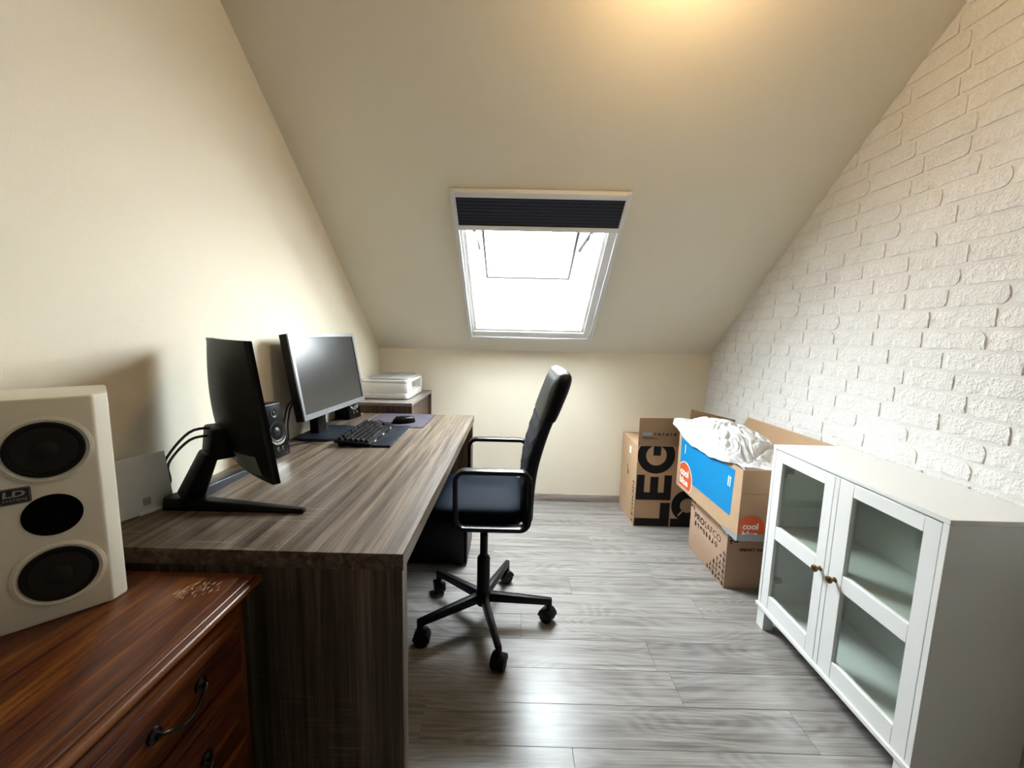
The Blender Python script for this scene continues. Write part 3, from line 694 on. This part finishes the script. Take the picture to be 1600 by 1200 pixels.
# top with the moulding running round three sides: stacked rounded slabs
def slab(mat_, ox, z0_, z1_, bev, nm, par=dr): return MB().box(-.975, TX-ox, TY0+ox, TY1-ox, TZ+z0_, TZ+z1_).build(nm, mat_, par, bevel=bev, seg=3)
tp = slab('dresser_cherry_y', .0, -.026, -.009, .007, 'top_moulding')
slab('dresser_cherry_y', .011, -.0095, -.003, .003, 'top_step', dr)
MB().box(-.975, TX-.030, TY0+.03, TY1-.03, TZ-.004, TZ).build('top_board', 'dresser_cherry_y', dr, bevel=.002)
MB().box(-.975, TX-.030, TY0+.035, TY1-.03, .06, TZ-.026).build('carcass', 'dresser_cherry_z', dr)
MB().box(-.970, TX-.022, TY0+.025, TY1-.022, .0, .06).build('plinth', 'dresser_cherry_y', dr, bevel=.004)
MB().box(-.975, TX-.016, TY0+.02, TY1-.02, TZ-.038, TZ-.026).build('cove_moulding', 'dresser_cherry_y', dr, bevel=.005)
for i, (za, zb) in enumerate(((.548, .682), (.392, .540), (.236, .384), (.075, .228))):
    w = MB().box(TX-.0295, TX-.018, TY0+.06, TY1-.055, za, zb).build('drawer', 'dresser_cherry_y', dr, bevel=.004, seg=2)
    MB().box(TX-.0178, TX-.013, TY0+.085, TY1-.08, za+.022, zb-.022).build('raised_field', 'dresser_cherry_y', w, bevel=.003)
    for yc_ in (.59, -.05):
        zc_ = (za+zb)/2-.012; hh = MB()
        pts_ = bez([(TX-.013, yc_-.046, zc_+.010), (TX-.001, yc_-.045, zc_+.012), (TX+.004, yc_-.034, zc_+.006), (TX+.004, yc_-.015, zc_-.008), (TX+.005, yc_, zc_-.010), (TX+.004, yc_+.015, zc_-.008), (TX+.004, yc_+.034, zc_+.006), (TX-.001, yc_+.045, zc_+.012), (TX-.013, yc_+.046, zc_+.010)], 40)
        hd_ = MB().tube(pts_, .0034).build('handle', 'pewter_dark', w, smooth=True)
        for s in (-1, 1):
            MB().lathe([(.013, 0), (.012, .004), (.006, .007), (.005, .012)], (TX-.013, yc_+s*.046, zc_+.010), (1, 0, 0), 14).build('handle_rosette', 'pewter_dark', w, smooth=True)
for k_ in range(46):                                      # pale scratches on the top, near the far corner
    rr = random.Random(k_); ang_ = rr.uniform(0, 6.28); rad_ = rr.random()**.6; sx = -.615+.042*rad_*math.cos(ang_); sy = .728+.024*rad_*math.sin(ang_)+.25*(-.615+.042*rad_*math.cos(ang_)+.615); ln_ = rr.uniform(.004, .018); wd = rr.uniform(.0003, .0011)
    dd = Vector((rr.uniform(-.25, .5), 1, 0)).normalized()*ln_; q = Vector((dd.y, -dd.x, 0)).normalized()*wd; p = Vector((sx, sy, TZ+.0004))
    MB().add([p-q, p+dd*.5-q*1.6, p+dd, p+dd*.5+q*1.6], [(0, 1, 2, 3)]).build('scratch', 'dresser_scuff', dr)

# ---- white loudspeaker on the dresser
sz = TZ
b0 = Vector((-.744, .695, sz)); sdv = Vector((.692, .722, 0)).normalized(); sn_ = Vector((sdv.y, -sdv.x, 0))   # right end of the front, width direction, outward normal
ls = thing('loudspeaker', 'large cream-white loudspeaker with two woofers standing on the dresser', 'loudspeaker', b0-sdv*.11-sn_*.1)
WS, HS, DS, CH = .205, .392, .16, .020
def LS(s, z, d): return b0+sdv*s+sn_*d+Vector((0, 0, z))
poly = [(-WS, 0), (0, 0), (CH, -CH), (CH, -DS), (-WS-CH, -DS), (-WS-CH, -CH)]
cb = MB().prism(poly, b0, sdv, sn_, (0, 0, HS)); cab_ = cb.build('cabinet', 'speaker_cream', ls, bevel=.004)
CS = -.0615*1.0
CSX = -.0605-.0
def woofer(z, r, nm):
    c = LS(CSX, z, .0)
    ring = MB().lathe([(r*1.22, -.002), (r*1.21, .0015), (r*1.10, .0035), (r*1.02, .001), (r*1.0, .0008)], c, sn_, 40).build(nm, 'speaker_cream', ls, smooth=True)
    MB().lathe([(r*1.0, .001), (r*.97, .0045), (r*.90, .0048), (r*.82, .003), (r*.80, .0036)], c, sn_, 40).build('surround', 'cone_black', ring, smooth=True)
    MB().lathe([(r*.80, .0037), (r*.50, .0030), (r*.34, .0026), (r*.33, .0029), (r*.30, .0062), (r*.20, .0085), (r*.05, .0095)], c, sn_, 40).build('cone', 'cone_grey', ring, smooth=True)
woofer(.304, .0475, 'woofer'); woofer(.0825, .0475, 'woofer')
MB().lathe([(.036, .0004), (.036, .0016), (.034, .0012), (.030, .001)], LS(CSX, .190, 0), sn_, 36).build('bass_port', 'hole_black', ls, smooth=True)
bd = MB().prism(rrect(.0345, .027, .003), LS(-.0985, .2335, .0002), sdv, Vector((0, 0, 1)), sn_*.0015).build('badge', 'badge_dark', ls)
MB().prism(rrect(.0325, .025, .0025), LS(-.0985, .2335, .0015), sdv, Vector((0, 0, 1)), sn_*.0004).build('badge_border', 'badge_silver', bd)
MB().prism(rrect(.0313, .0238, .0022), LS(-.0985, .2335, .0017), sdv, Vector((0, 0, 1)), sn_*.0005).build('badge_field', 'badge_dark', bd)
lettering('lettering', 'LD', 'badge_silver', bd, LS(-.1115, .2325, .0024), sdv+Vector((0, 0, .0)), Vector((0, 0, 1))+sdv*.12, .0105, .0235, bold=.03)
lettering('lettering', 'SYSTEMS', 'badge_silver', bd, LS(-.1122, .2250, .0024), sdv, Vector((0, 0, 1)), .0045, .0265)

# ---- PC tower under the desk
pc = thing('computer_tower', 'black computer tower on the floor under the far end of the desk', 'computer', (-.43, 2.11, 0))
MB().box(-.64, -.247, 2.012, 2.215, .012, .43).build('case', 'pc_black', pc, bevel=.006)
MB().box(-.2465, -.232, 2.014, 2.213, .014, .428).build('front_panel', 'gloss_black', pc, bevel=.005)
for x in (-.60, -.29):
    for yv in (2.04, 2.18): MB().cyl((x, yv, 0), (x, yv, .012), .014, n=12).build('foot', 'matte_black', pc)
MB().cyl((-.2325, 2.11, .39), (-.230, 2.11, .39), .008, n=14).build('power_button', 'chrome', pc)

# ---- office chair
CX, CY = -.115, 1.625
ch = thing('office_chair', 'black swivel office chair with armrests and tall padded back at the desk', 'chair', (CX, CY, 0))
def star_leg(ang):
    c, s = math.cos(ang), math.sin(ang); dv = Vector((c, s, 0)); sv = Vector((-s, c, 0)); o = Vector((CX, CY, 0))
    a, e = o+dv*.02, o+dv*.298
    lg = MB().hexa([a-sv*.016+Vector((0, 0, .088)), e-sv*.011+Vector((0, 0, .082)), e+sv*.011+Vector((0, 0, .082)), a+sv*.016+Vector((0, 0, .088))],
                   [a-sv*.014+Vector((0, 0, .128)), e-sv*.010+Vector((0, 0, .110)), e+sv*.010+Vector((0, 0, .110)), a+sv*.014+Vector((0, 0, .128))]).build('base_leg', 'chair_frame', ch, bevel=.004)
    cc = o+dv*.286; tw = ang+1.0; wv = Vector((math.cos(tw), math.sin(tw), 0)); rv = Vector((-wv.y, wv.x, 0)); wc = cc+rv*.006
    MB().cyl(cc+Vector((0, 0, .05)), cc+Vector((0, 0, .090)), .013, n=10).build('caster_stem', 'caster_black', lg)
    for sgn in (-1, 1):
        MB().lathe([(.012, -.010), (.0275, -.009), (.030, 0), (.0275, .009), (.012, .010)], wc+wv*sgn*.0155+Vector((0, 0, .030)), wv, 20).build('caster_wheel', 'caster_black', lg, smooth=True)
    P = []
    hood = MB(); arc = [(.034*math.cos(t), .034*math.sin(t)+.030) for t in [PI*i/10-.1 for i in range(11)]]
    hood.prism(arc, wc-wv*.026, rv, (0, 0, 1), wv*.052)
    hood.build('caster_hood', 'caster_black', lg, bevel=.001)
for d in (-2, 70, 142, 214, 286): star_leg(math.radians(d))
MB().lathe([(.030, .074), (.034, .085), (.034, .125), (.028, .135), (.0275, .283), (.022, .292), (.0165, .295), (.0165, .50)], (CX, CY, 0), (0, 0, 1), 20).build('gas_column', 'chair_frame', ch, smooth=True)
MB().box(CX-.10, CX+.10, CY-.07, CY+.07, .475, .512).build('tilt_mechanism', 'chair_frame', ch, bevel=.008)
MB().cyl((CX+.02, CY-.07, .49), (CX+.02, CY-.20, .488), .006, n=10).build('height_lever', 'chair_frame', ch)
# seat
def seat_fn(a, b):
    th = 2*PI*a; e = b*PI-PI/2; ct, st_ = math.cos(th), math.sin(th); pw = lambda v, k: math.copysign(abs(v)**k, v)
    r = max(0, math.cos(e))**.28
    x = -.108+.215*pw(ct, .38)*r; yv = .205*pw(st_, .38)*r; z = .553+.042*pw(math.sin(e), .6)
    z += .012*(x+.1)*0-.025*max(0, (-.22-x))*1.0
    return Vector((x+CX+.07, yv+CY, z))
MB().grid(seat_fn, 48, 15, True).build('seat', 'chair_seat_fabric', ch, smooth=True)
MB().prism(rrect(.36, .36, .05, 6, CX-.03, CY), (0, 0, .508), (1, 0, 0), (0, 1, 0), (0, 0, .012)).build('seat_pan', 'chair_frame', ch, bevel=.004)
# back: swept profile, leaning
spine = bez([(.058, 0, .515), (.060, 0, .62), (.072, 0, .74), (.105, 0, .87), (.145, 0, .98), (.182, 0, 1.085)], 30)
zs = [p.z for p in spine]
def spx(z): return float(np.interp(z, zs, [p.x for p in spine]))
def back_pad(z0_, z1_, hw0, hw1, th_, mat_, nm, puff=0, rtop=.0, rbot=.0, seams=0):
    def fn(a, b):
        t = 2*PI*a; ct, st_ = math.cos(t), math.sin(t); pw = lambda v, k: math.copysign(abs(v)**k, v)
        z = z0_+(z1_-z0_)*b; hw = hw0+(hw1-hw0)*b
        e = 1.0
        if rtop and z > z1_-rtop: e = math.sqrt(max(0.0, 1-((z-(z1_-rtop))/rtop)**2))
        if rbot and z < z0_+rbot: e = min(e, math.sqrt(max(0.0, 1-(((z0_+rbot)-z)/rbot)**2)))
        th = th_*(.35+.65*e)+puff*math.sin(PI*b)
        ins = min(rtop or rbot or .04, .06)*(1-e)
        if e <= .001: th *= .12
        wob = .002*noise.noise(Vector((st_*3, z*14, 2.0))) if puff else 0
        x = spx(z)+th*pw(ct, .55)+wob; yv = (hw-ins)*pw(st_, .30)
        if seams: x -= 0.0022*(abs(math.sin(z*52+yv*30))**8+abs(math.sin(z*52-yv*30))**8)*(1 if ct < 0 else 0)
        return Vector((x, CY+yv, z))
    nv = 34
    g = MB().grid(fn, 56, nv, True)
    g.f += [tuple(range(56))[::-1], tuple(range((nv-1)*56, nv*56))]
    return g.build(nm, mat_, ch, smooth=True)
back_pad(.515, .93, .185, .205, .026, 'chair_mesh_fabric', 'backrest', rbot=.03, seams=1)
back_pad(.915, 1.105, .207, .196, .032, 'chair_leather', 'head_cushion', puff=.004, rtop=.045, rbot=.012)
# arms: closed loops of flat tube
for s in (-1, 1):
    ya = CY+s*.225; r = .035; x0a, x1a, z0a, z1a = -.205, .064, .530, .744; pts_ = []
    for (cx_, cz_, a0) in ((x1a-r, z1a-r, 0), (x0a+r, z1a-r, PI/2), (x0a+r, z0a+r, PI), (x1a-r, z0a+r, 1.5*PI)):
        for i in range(7): t = a0+PI/2*i/6; pts_.append((cx_+r*math.cos(t), ya, cz_+r*math.sin(t)))
    pts_.append(pts_[0])
    MB().strap(pts_, (0, 1, 0), .040, .016).build('armrest', 'arm_metal', ch, bevel=.003)
    MB().box(-.06, .02, ya-s*.005-.02*(s > 0), ya-s*.005+.02*(s < 0), .520, .540).build('arm_bracket', 'chair_frame', ch)

# ---- white glazed cabinet
CF, CB, C0, C1, CHt = 1.0863, 1.376, .958, 1.645, .8067
gc = thing('glass_cabinet', 'low white cabinet with two glazed doors against the brick wall', 'cabinet', (1.23, 1.30, 0))
MB().box(CF-.001, CB, C0-.001, C1+.001, CHt-.013, CHt).build('top_board', 'cabinet_white', gc, bevel=.001, seg=1)
MB().box(CF, CB, C0, C0+.016, .105, CHt-.0135).build('side_panel', 'cabinet_white', gc, bevel=.0008, seg=1)
MB().box(CF, CB, C1-.016, C1, .105, CHt-.0135).build('side_panel', 'cabinet_white', gc, bevel=.0008, seg=1)
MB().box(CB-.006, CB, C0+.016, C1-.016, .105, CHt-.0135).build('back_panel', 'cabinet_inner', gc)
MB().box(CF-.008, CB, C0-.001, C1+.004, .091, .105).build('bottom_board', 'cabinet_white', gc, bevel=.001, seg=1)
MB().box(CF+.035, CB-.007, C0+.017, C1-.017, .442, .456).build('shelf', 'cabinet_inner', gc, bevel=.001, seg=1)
for (ya, yb_) in ((C0+.002, C0+.046), (C1-.048, C1-.002)):
    for (xa, xb) in ((CF+.001, CF+.045), (CB-.046, CB-.002)):
        MB().box(xa, xb, ya, yb_, 0, .091).build('leg', 'cabinet_white', gc, bevel=.0015, seg=1)
def door(y0_, y1_, g0, g1, ky, hinge_y):
    f0, f1 = CF+.0005, CF+.0185; zt, zb = .789, .107
    st_ = MB().box(f0, f1, y0_, g0, zb, zt).build('door', 'cabinet_white', gc, bevel=.0012, seg=1)
    MB().box(f0, f1, g1, y1_, zb, zt).build('stile', 'cabinet_white', st_, bevel=.0012, seg=1)
    for za, zb2 in ((.745, zt), (.422, .477), (zb, .168)):
        MB().box(f0+.0004, f1-.0004, g0, g1, za, zb2).build('rail', 'cabinet_white', st_, bevel=.0012, seg=1)
    for za, zb2 in ((.168, .422), (.477, .745)):
        MB().box(CF+.011, CF+.0145, g0, g1, za, zb2).build('pane', 'cabinet_glass', st_)
    MB().lathe([(.008, 0), (.009, .002), (.0055, .004), (.0048, .011), (.010, .015), (.0125, .020), (.0115, .025), (.006, .0285), (.001, .029)], (f0, ky, .447), (-1, 0, 0), 20).build('knob', 'brass_aged', st_, smooth=True)
    for zz in (.70, .215):
        s = 1 if hinge_y > 1.3 else -1
        hm = MB().box(CF+.019, CF+.030, hinge_y-s*.026-.012, hinge_y-s*.026+.012, zz-.018, zz+.018).build('hinge', 'hinge_metal', st_, bevel=.003)
        MB().box(CF+.030, CF+.075, hinge_y-s*.010-.004, hinge_y-s*.010+.004, zz-.010, zz+.010).build('hinge_arm', 'hinge_metal', st_, bevel=.002)
door(1.3195, 1.6275, 1.361, 1.584, 1.334, 1.628)
door(.9755, 1.2975, 1.019, 1.242, 1.268, .975)
MB().box(CF+.0005, CF+.0185, 1.299, 1.3180, .107, .789).build('centre_strip', 'cabinet_white', gc, bevel=.0012, seg=1)

# ---- cardboard boxes
CW = .004
def open_box(t, x0, x1, y0, y1, z0, z1, mat_):
    MB().box(x0, x1, y0, y1, z0, z0+CW).build('base', mat_, t)
    MB().box(x0, x0+CW, y0, y1, z0+CW, z1).build('side', mat_, t, bevel=.001, seg=1)
    MB().box(x1-CW, x1, y0, y1, z0+CW, z1).build('side', mat_, t, bevel=.001, seg=1)
    MB().box(x0+CW, x1-CW, y0, y0+CW, z0+CW, z1).build('side', mat_, t, bevel=.001, seg=1)
    MB().box(x0+CW, x1-CW, y1-CW, y1, z0+CW, z1).build('side', mat_, t, bevel=.001, seg=1)
def ribs(mb, x0, x1, z0, z1, y): return mb.add([(x0, y, z0), (x1, y, z0), (x1, y, z1), (x0, y, z1)], [(0, 1, 2, 3)])
# box with huge black letters, in the corner
LX0, LX1, LY0, LY1, LZ = .80, 1.262, 2.526, 2.886, .546
bx = thing('cardboard_box', 'brown cardboard box with huge black letters in the corner', 'box', ((LX0+LX1)/2, (LY0+LY1)/2, 0))
open_box(bx, LX0, LX1, LY0, LY1, 0, LZ, 'cardboard')
MB().box(LX0+.001, LX1, LY0-.0005, LY0+CW-.0005, LZ+.0005, .728).build('flap', 'cardboard_inner', bx, bevel=.001, seg=1)
MB().hexa([(LX0+.002, LY0+.012, LZ-.004), (LX0+.19, LY0+.02, LZ-.024), (LX0+.19, LY1-.01, LZ-.024), (LX0+.002, LY1-.006, LZ-.004)], [(LX0+.002, LY0+.012, LZ), (LX0+.19, LY0+.02, LZ-.02), (LX0+.19, LY1-.01, LZ-.02), (LX0+.002, LY1-.006, LZ)]).build('flap', 'cardboard', bx)
MB().box(LX0+.19, LX1-.004, LY1-.008, LY1-.004, LZ-.15, LZ-.002).build('flap', 'cardboard_inner', bx)
yl = LY0-.0008
def fr(mb, pts): return mb.add([(LX0+p[0], yl, p[1]) for p in pts], [tuple(range(len(pts)))])
def rct(x0, x1, z0, z1, mb=None): return fr(mb or MB(), [(x0, z0), (x1, z0), (x1, z1), (x0, z1)])
# letters lie on their side and read upwards: L, E, G; a second line to the right
mbL = rct(.006, .232, .004, .058); rct(.168, .232, .058, .166, mbL); mbL.build('printed_letter', 'print_black', bx)
mbE = rct(.006, .232, .184, .235); rct(.006, .056, .235, .352, mbE); rct(.094, .146, .235, .340, mbE); rct(.184, .232, .235, .352, mbE); mbE.build('printed_letter', 'print_black', bx)
def clipt(cz): return lambda a, b: (a, min(b, LZ-.002-cz))
mg = disc((LX0+.122, yl+.0002, .482), (1, 0, 0), (0, 0, 1), .066, .120, 48, clip=lambda a, b: (max(a, -.118), min(b, LZ-.003-.482)), th=0); 
mg.build('printed_letter', 'print_black', bx)
rct(.102, .150, .482, LZ-.003).build('printed_letter', 'print_black', bx)
mo = disc((LX0+.345, yl+.0002, .150), (1, 0, 0), (0, 0, 1), .048, .105, 48, th=0); mo.build('printed_letter', 'print_black', bx)
rct(.240, .44, .004, .060).build('printed_letter', 'print_black', bx)
fr(MB(), [(.285, .085), (.292, .078), (.352, .150), (.345, .157)]).build('printed_slash', 'cardboard', bx).location.y -= .0006
lettering('lettering', 'LEGION', 'print_black', bx, (LX0-.0002, 2.548, .02), (0, 0, 1), (0, 1, 0), .036, .275, bold=.02)
# flap print: label and handling symbols
MB().add([(LX0+.025, LY0-.0012, .612), (LX0+.085, LY0-.0012, .612), (LX0+.085, LY0-.0012, .632), (LX0+.025, LY0-.0012, .632)], [(0, 1, 2, 3)]).build('printed_label', 'print_grey', bx)
ic = MB()
for i in range(6):
    xx = LX0+.105+i*.0255
    if i % 2: ic.cyl((xx, LY0-.0014, .622), (xx, LY0-.0010, .622), .008, n=10)
    else: ic.box(xx-.007, xx+.007, LY0-.0014, LY0-.0010, .616, .619).box(xx-.004, xx+.004, LY0-.0014, LY0-.0010, .621, .630)
ic.box(LX0+.025, LX0+.13, LY0-.0014, LY0-.0010, .592, .5945).box(LX0+.025, LX0+.10, LY0-.0014, LY0-.0010, .599, .6015)
ic.build('symbol_print', 'print_ink', bx, kind='stuff')
MB().add([(LX0-.0006, 2.716, .372), (LX0-.0006, 2.735, .345), (LX0-.0006, 2.700, .290), (LX0-.0006, 2.690, .302), (LX0-.0006, 2.702, .325), (LX0-.0006, 2.722, .335)], [(0, 1, 2, 3, 4, 5)]).build('torn_hand_hole', 'hole_black', bx)
MB().box(LX0-.0008, LX0-.0002, 2.66, 2.70, .45, .50).build('sticker', 'print_white', bx)
MAT_t = MAT['cardboard']

# lower box with printed name and small pictograms
QX0, QX1, QY0, QY1, QZ = 1.066, 1.372, 1.886, 2.300, .334
b2_ = thing('cardboard_box', 'closed cardboard box with name print standing on the floor under the open box', 'box', ((QX0+QX1)/2, (QY0+QY1)/2, 0))
MB().box(QX0, QX1, QY0, QY1, 0, QZ).build('carton', 'cardboard_pink', b2_, bevel=.002)
lettering('lettering', 'PRO', 'print_ink', b2_, (QX0-.0002, 2.243, .205), (0, -1, 0), (0, 0, 1), .036, .118, bold=.03)
lettering('lettering', 'SAFCO', 'print_ink', b2_, (QX0-.0002, 2.121, .205), (0, -1, 0), (0, 0, 1), .036, .176)
def pictos(spots, s, mk):
    mb = MB(); rr = random.Random(5)
    for (a, z, k) in spots:
        P3 = lambda u, v: mk(a+u*s, z+v*s)
        def qd(u0, u1, v0, v1): mb.add([P3(u0, v0), P3(u1, v0), P3(u1, v1), P3(u0, v1)], [(0, 1, 2, 3)])
        if k == 0: qd(-.25, .25, -.5, -.3); qd(-.35, .35, -.3, .2); qd(-.2, .2, .2, .5)                      # drill bit
        elif k == 1: qd(-.12, .12, -.5, .5); qd(-.4, .4, .1, .3)                                              # plant
        elif k == 2: mb.add([P3(-.5, -.1), P3(.5, -.1), P3(.35, .25), P3(0, .45), P3(-.35, .25)], [(0, 1, 2, 3, 4)])   # helmet
        elif k == 3:
            n = 12
            P = [P3(r*math.cos(2*PI*i/n), r*math.sin(2*PI*i/n)) for i in range(n) for r in (.32, .48)]
            mb.add(P, [(2*i, 2*i+1, (2*i+3) % (2*n), (2*i+2) % (2*n)) for i in range(n)]); qd(-.4, .4, -.08, .08)
        elif k == 4: qd(-.15, .15, .28, .5); qd(-.3, .3, -.1, .25); qd(-.28, -.05, -.5, -.1); qd(.05, .28, -.5, -.1)   # figure
        elif k == 5: mb.add([P3(-.15, .5), P3(.1, .5), P3(.15, -.1), P3(.5, -.3), P3(.5, -.5), P3(-.15, -.5)], [(0, 1, 2, 3, 4, 5)])  # boot
    return mb
lf = lambda a, z: (QX0-.0005, a, z)
pictos([(2.226-i*.034, .177, k) for i, k in enumerate((0, 1, 2, 3, 4, 4, 5, 3))], .030, lf).build('pictogram_print', 'print_ink', b2_, kind='stuff')
sp = []
for j in range(6):
    for i in range(6-j): sp.append((1.902+i*.031, .018+j*.031, (i*2+j*3) % 6))
for j in range(3):
    for i in range(2): sp.append((2.286-i*.028, .315-j*.03, (i+j) % 6))
pictos(sp, .026, lf).build('pictogram_print', 'print_ink', b2_, kind='stuff')
lettering('lettering', 'SMART IN', 'print_ink', b2_, (1.128, QY0-.0002, .198), (1, 0, 0), (0, 0, 1), .016, .112, bold=.03)
pictos([(1.085+i*.026, .276-j*.03, (i+j) % 6) for i in range(2) for j in range(2)], .024, lambda a, z: (a, QY0-.0005, z)).build('pictogram_print', 'print_ink', b2_, kind='stuff')

# upper open box with the blue panel
KX0, KX1, KY0, KY1, KZ0, KZ1 = 1.020, 1.366, 1.732, 2.428, .335, .664
b3 = thing('cardboard_box', 'open cardboard box with blue panel and orange dot, stacked on the printed box', 'box', ((KX0+KX1)/2, (KY0+KY1)/2, KZ0))
open_box(b3, KX0, KX1, KY0, KY1, KZ0, KZ1, 'cardboard')
MB().hexa([(KX1-.006, 1.66, KZ1), (KX1-.002, 1.66, KZ1), (KX1-.002, 2.41, KZ1), (KX1-.006, 2.41, KZ1)], [(KX1-.008, 1.655, .800), (KX1-.004, 1.655, .800), (KX1-.004, 2.31, .788), (KX1-.008, 2.31, .788)]).build('flap', 'cardboard', b3)
MB().hexa([(KX0+.05, KY1-.004, KZ1), (KX1-.012, KY1-.004, KZ1), (KX1-.012, KY1, KZ1), (KX0+.05, KY1, KZ1)], [(1.080, KY1+.004, .806), (KX1-.014, KY1+.004, .745), (KX1-.014, KY1+.008, .745), (1.080, KY1+.008, .806)]).build('flap', 'cardboard_inner', b3)
xk = KX0-.0006
MB().add([(xk, 2.392, .652), (xk, 1.793, .642), (xk, 1.805, .418), (xk, 2.318, .412), (xk, 2.385, .41)], [(0, 1, 2, 3, 4)]).build('blue_panel_print', 'print_blue', b3)
disc((xk-.0003, 2.312, .412), (0, -1, 0), (0, 0, 1), 0, .100, 40, clip=lambda a, b: (max(a, -.073), max(b, -.062))).build('orange_dot_print', 'print_white', b3)
disc((xk-.0007, 2.314, .412), (0, -1, 0), (0, 0, 1), 0, .094, 40, clip=lambda a, b: (max(a, -.069), max(b, -.058))).build('orange_dot_print', 'print_orange', b3)
lettering('lettering', 'cool', 'print_white', b3, (xk-.0011, 2.372, .424), (0, -1, 0), (0, 0, 1), .047, .110, bold=.035)
lettering('lettering', 'blue', 'print_white', b3, (xk-.0011, 2.372, .372), (0, -1, 0), (0, 0, 1), .045, .110, bold=.035)
for (yy, z_, h_, n_) in ((2.335, .585, .055, 1), (1.848, .575, .05, 2)):
    for i in range(n_): MB().add([(xk-.0004, yy-i*.016, z_-h_/2), (xk-.0004, yy-.008-i*.016, z_-h_/2), (xk-.0004, yy-.010-i*.016, z_+h_/2), (xk-.0004, yy-.002-i*.016, z_+h_/2)], [(0, 1, 2, 3)]).build('white_mark_print', 'print_white', b3)
yn = KY0-.0006
disc((1.074, yn-.0002, .388), (1, 0, 0), (0, 0, 1), 0, .066, 40, clip=lambda a, b: (max(a, -.052), max(b, -.032))).build('orange_dot_print', 'print_orange', b3)
lettering('lettering', 'cool', 'print_white', b3, (1.040, yn-.0005, .388), (1, 0, 0), (0, 0, 1), .030, .070, bold=.035)
lettering('lettering', 'blue', 'print_white', b3, (1.040, yn-.0005, .351), (1, 0, 0), (0, 0, 1), .030, .070, bold=.035)
tp_ = MB(); P = []; F = []
for i in range(13):
    q = noise.noise(Vector((i*.9, 3, 1)))*.004
    P += [(KX0+.002+i*.016, KY0-.0025-abs(q)*.6, .334), (KX0+.002+i*.016, KY0-.0015-abs(q)*.3, .367+q)]
for i in range(12): F.append((2*i, 2*i+2, 2*i+3, 2*i+1))
tp_.add(P, F).build('tape', 'tape_grey', b3)
tp_ = MB(); P = []; F = []
for i in range(9):
    q = noise.noise(Vector((i*1.3, 8, 1)))*.006
    P += [(KX0-.002-abs(q)*1.2, KY0-.002+i*.016, .330+q), (KX0-.0015-abs(q), KY0-.002+i*.016, .362-i*.002-q)]
for i in range(8): F.append((2*i, 2*i+1, 2*i+3, 2*i+2))
tp_.add(P, F).build('tape', 'tape_grey', b3)
P = []; F = []
for i in range(15):
    x = KX0+.004+i*.022; w = .0012+.002*abs(noise.noise(Vector((i*2.1, 0, 4)))); zc_ = .553+.004*noise.noise(Vector((i*1.7, 5, 1)))
    P += [(x, yn-.0002, zc_-w), (x, yn-.0002, zc_+w)]
for i in range(14): F.append((2*i, 2*i+2, 2*i+3, 2*i+1))
MB().add(P, F).build('perforation_tear', 'cardboard_inner', b3)

# ---- crumpled white duvet in the open box
def duv_pt(u, v, low):
    HANGU = .16
    sm = lambda t: max(0.0, min(1.0, t))**2*(3-2*max(0.0, min(1.0, t)))
    ymax = 2.478-.062*sm((u-.12)/.25)
    y = 1.746+(ymax-1.746)*v
    hang = .004+.030*sm((y-1.80)/.20)*(1-.75*sm((y-2.22)/.2))+.010*noise.noise(Vector((y*11, 1, 2)))*sm((y-1.8)/.2)
    inset = .016*(1-sm((y-1.79)/.05))
    tip = sm((y-2.33)/.14)
    hgt = .128*sm((y-1.735)/.30)*(1-.62*sm((y-2.22)/.26))
    if u < HANGU:
        t = u/HANGU; x = 1.006+inset*1.6-.012*tip; z = .672-hang*(1-t)+(.040*tip)
        if inset > .004: z = max(z, .655)
        k = .35*t
    else:
        t = (u-HANGU)/(1-HANGU); x = 1.006+inset*1.6-.012*tip+(1.352-1.006-inset*1.6+.012*tip)*t
        prof = math.sin(PI*(.02+.98*t)**.62)**.62 if t < .999 else 0.0
        z = .672+.040*tip*(1-t)+hgt*prof-.02*t; k = 1.0
    q = Vector((x*9, y*6.5, z*9)); wp_ = Vector((noise.noise(q*.9), noise.noise(q*.9+Vector((9, 1, 4))), noise.noise(q*.9+Vector((2, 8, 5)))))*1.15
    qq = q+wp_
    cre = (1-abs(noise.noise(qq*1.05)))**6+.7*(1-abs(noise.noise(qq*2.1+Vector((4, 4, 1)))))**6
    fade = k*min(1, (1-v)*9+.2)*min(1, v*9+.15)*(1-.8*tip)
    dz_ = (.022*noise.noise(q*.55)-.020*cre+.012+.006*noise.noise(qq*3.1))*fade
    p = Vector((x, y, z+dz_))
    if u < HANGU: p.x -= .004*abs(noise.noise(qq*1.5))*(1-inset/.016)
    if low:
        if u < HANGU: p.x += .009; p.z += .004
        else: p.z -= .012
    return p
dv = shell(lambda a, b: duv_pt(a, b, False), lambda a, b: duv_pt(a, b, True), 120, 130)
solo(dv, 'duvet', 'linen_white', 'crumpled white duvet stuffed into the open box', 'duvet', (1.19, 2.1, .66), smooth=True)
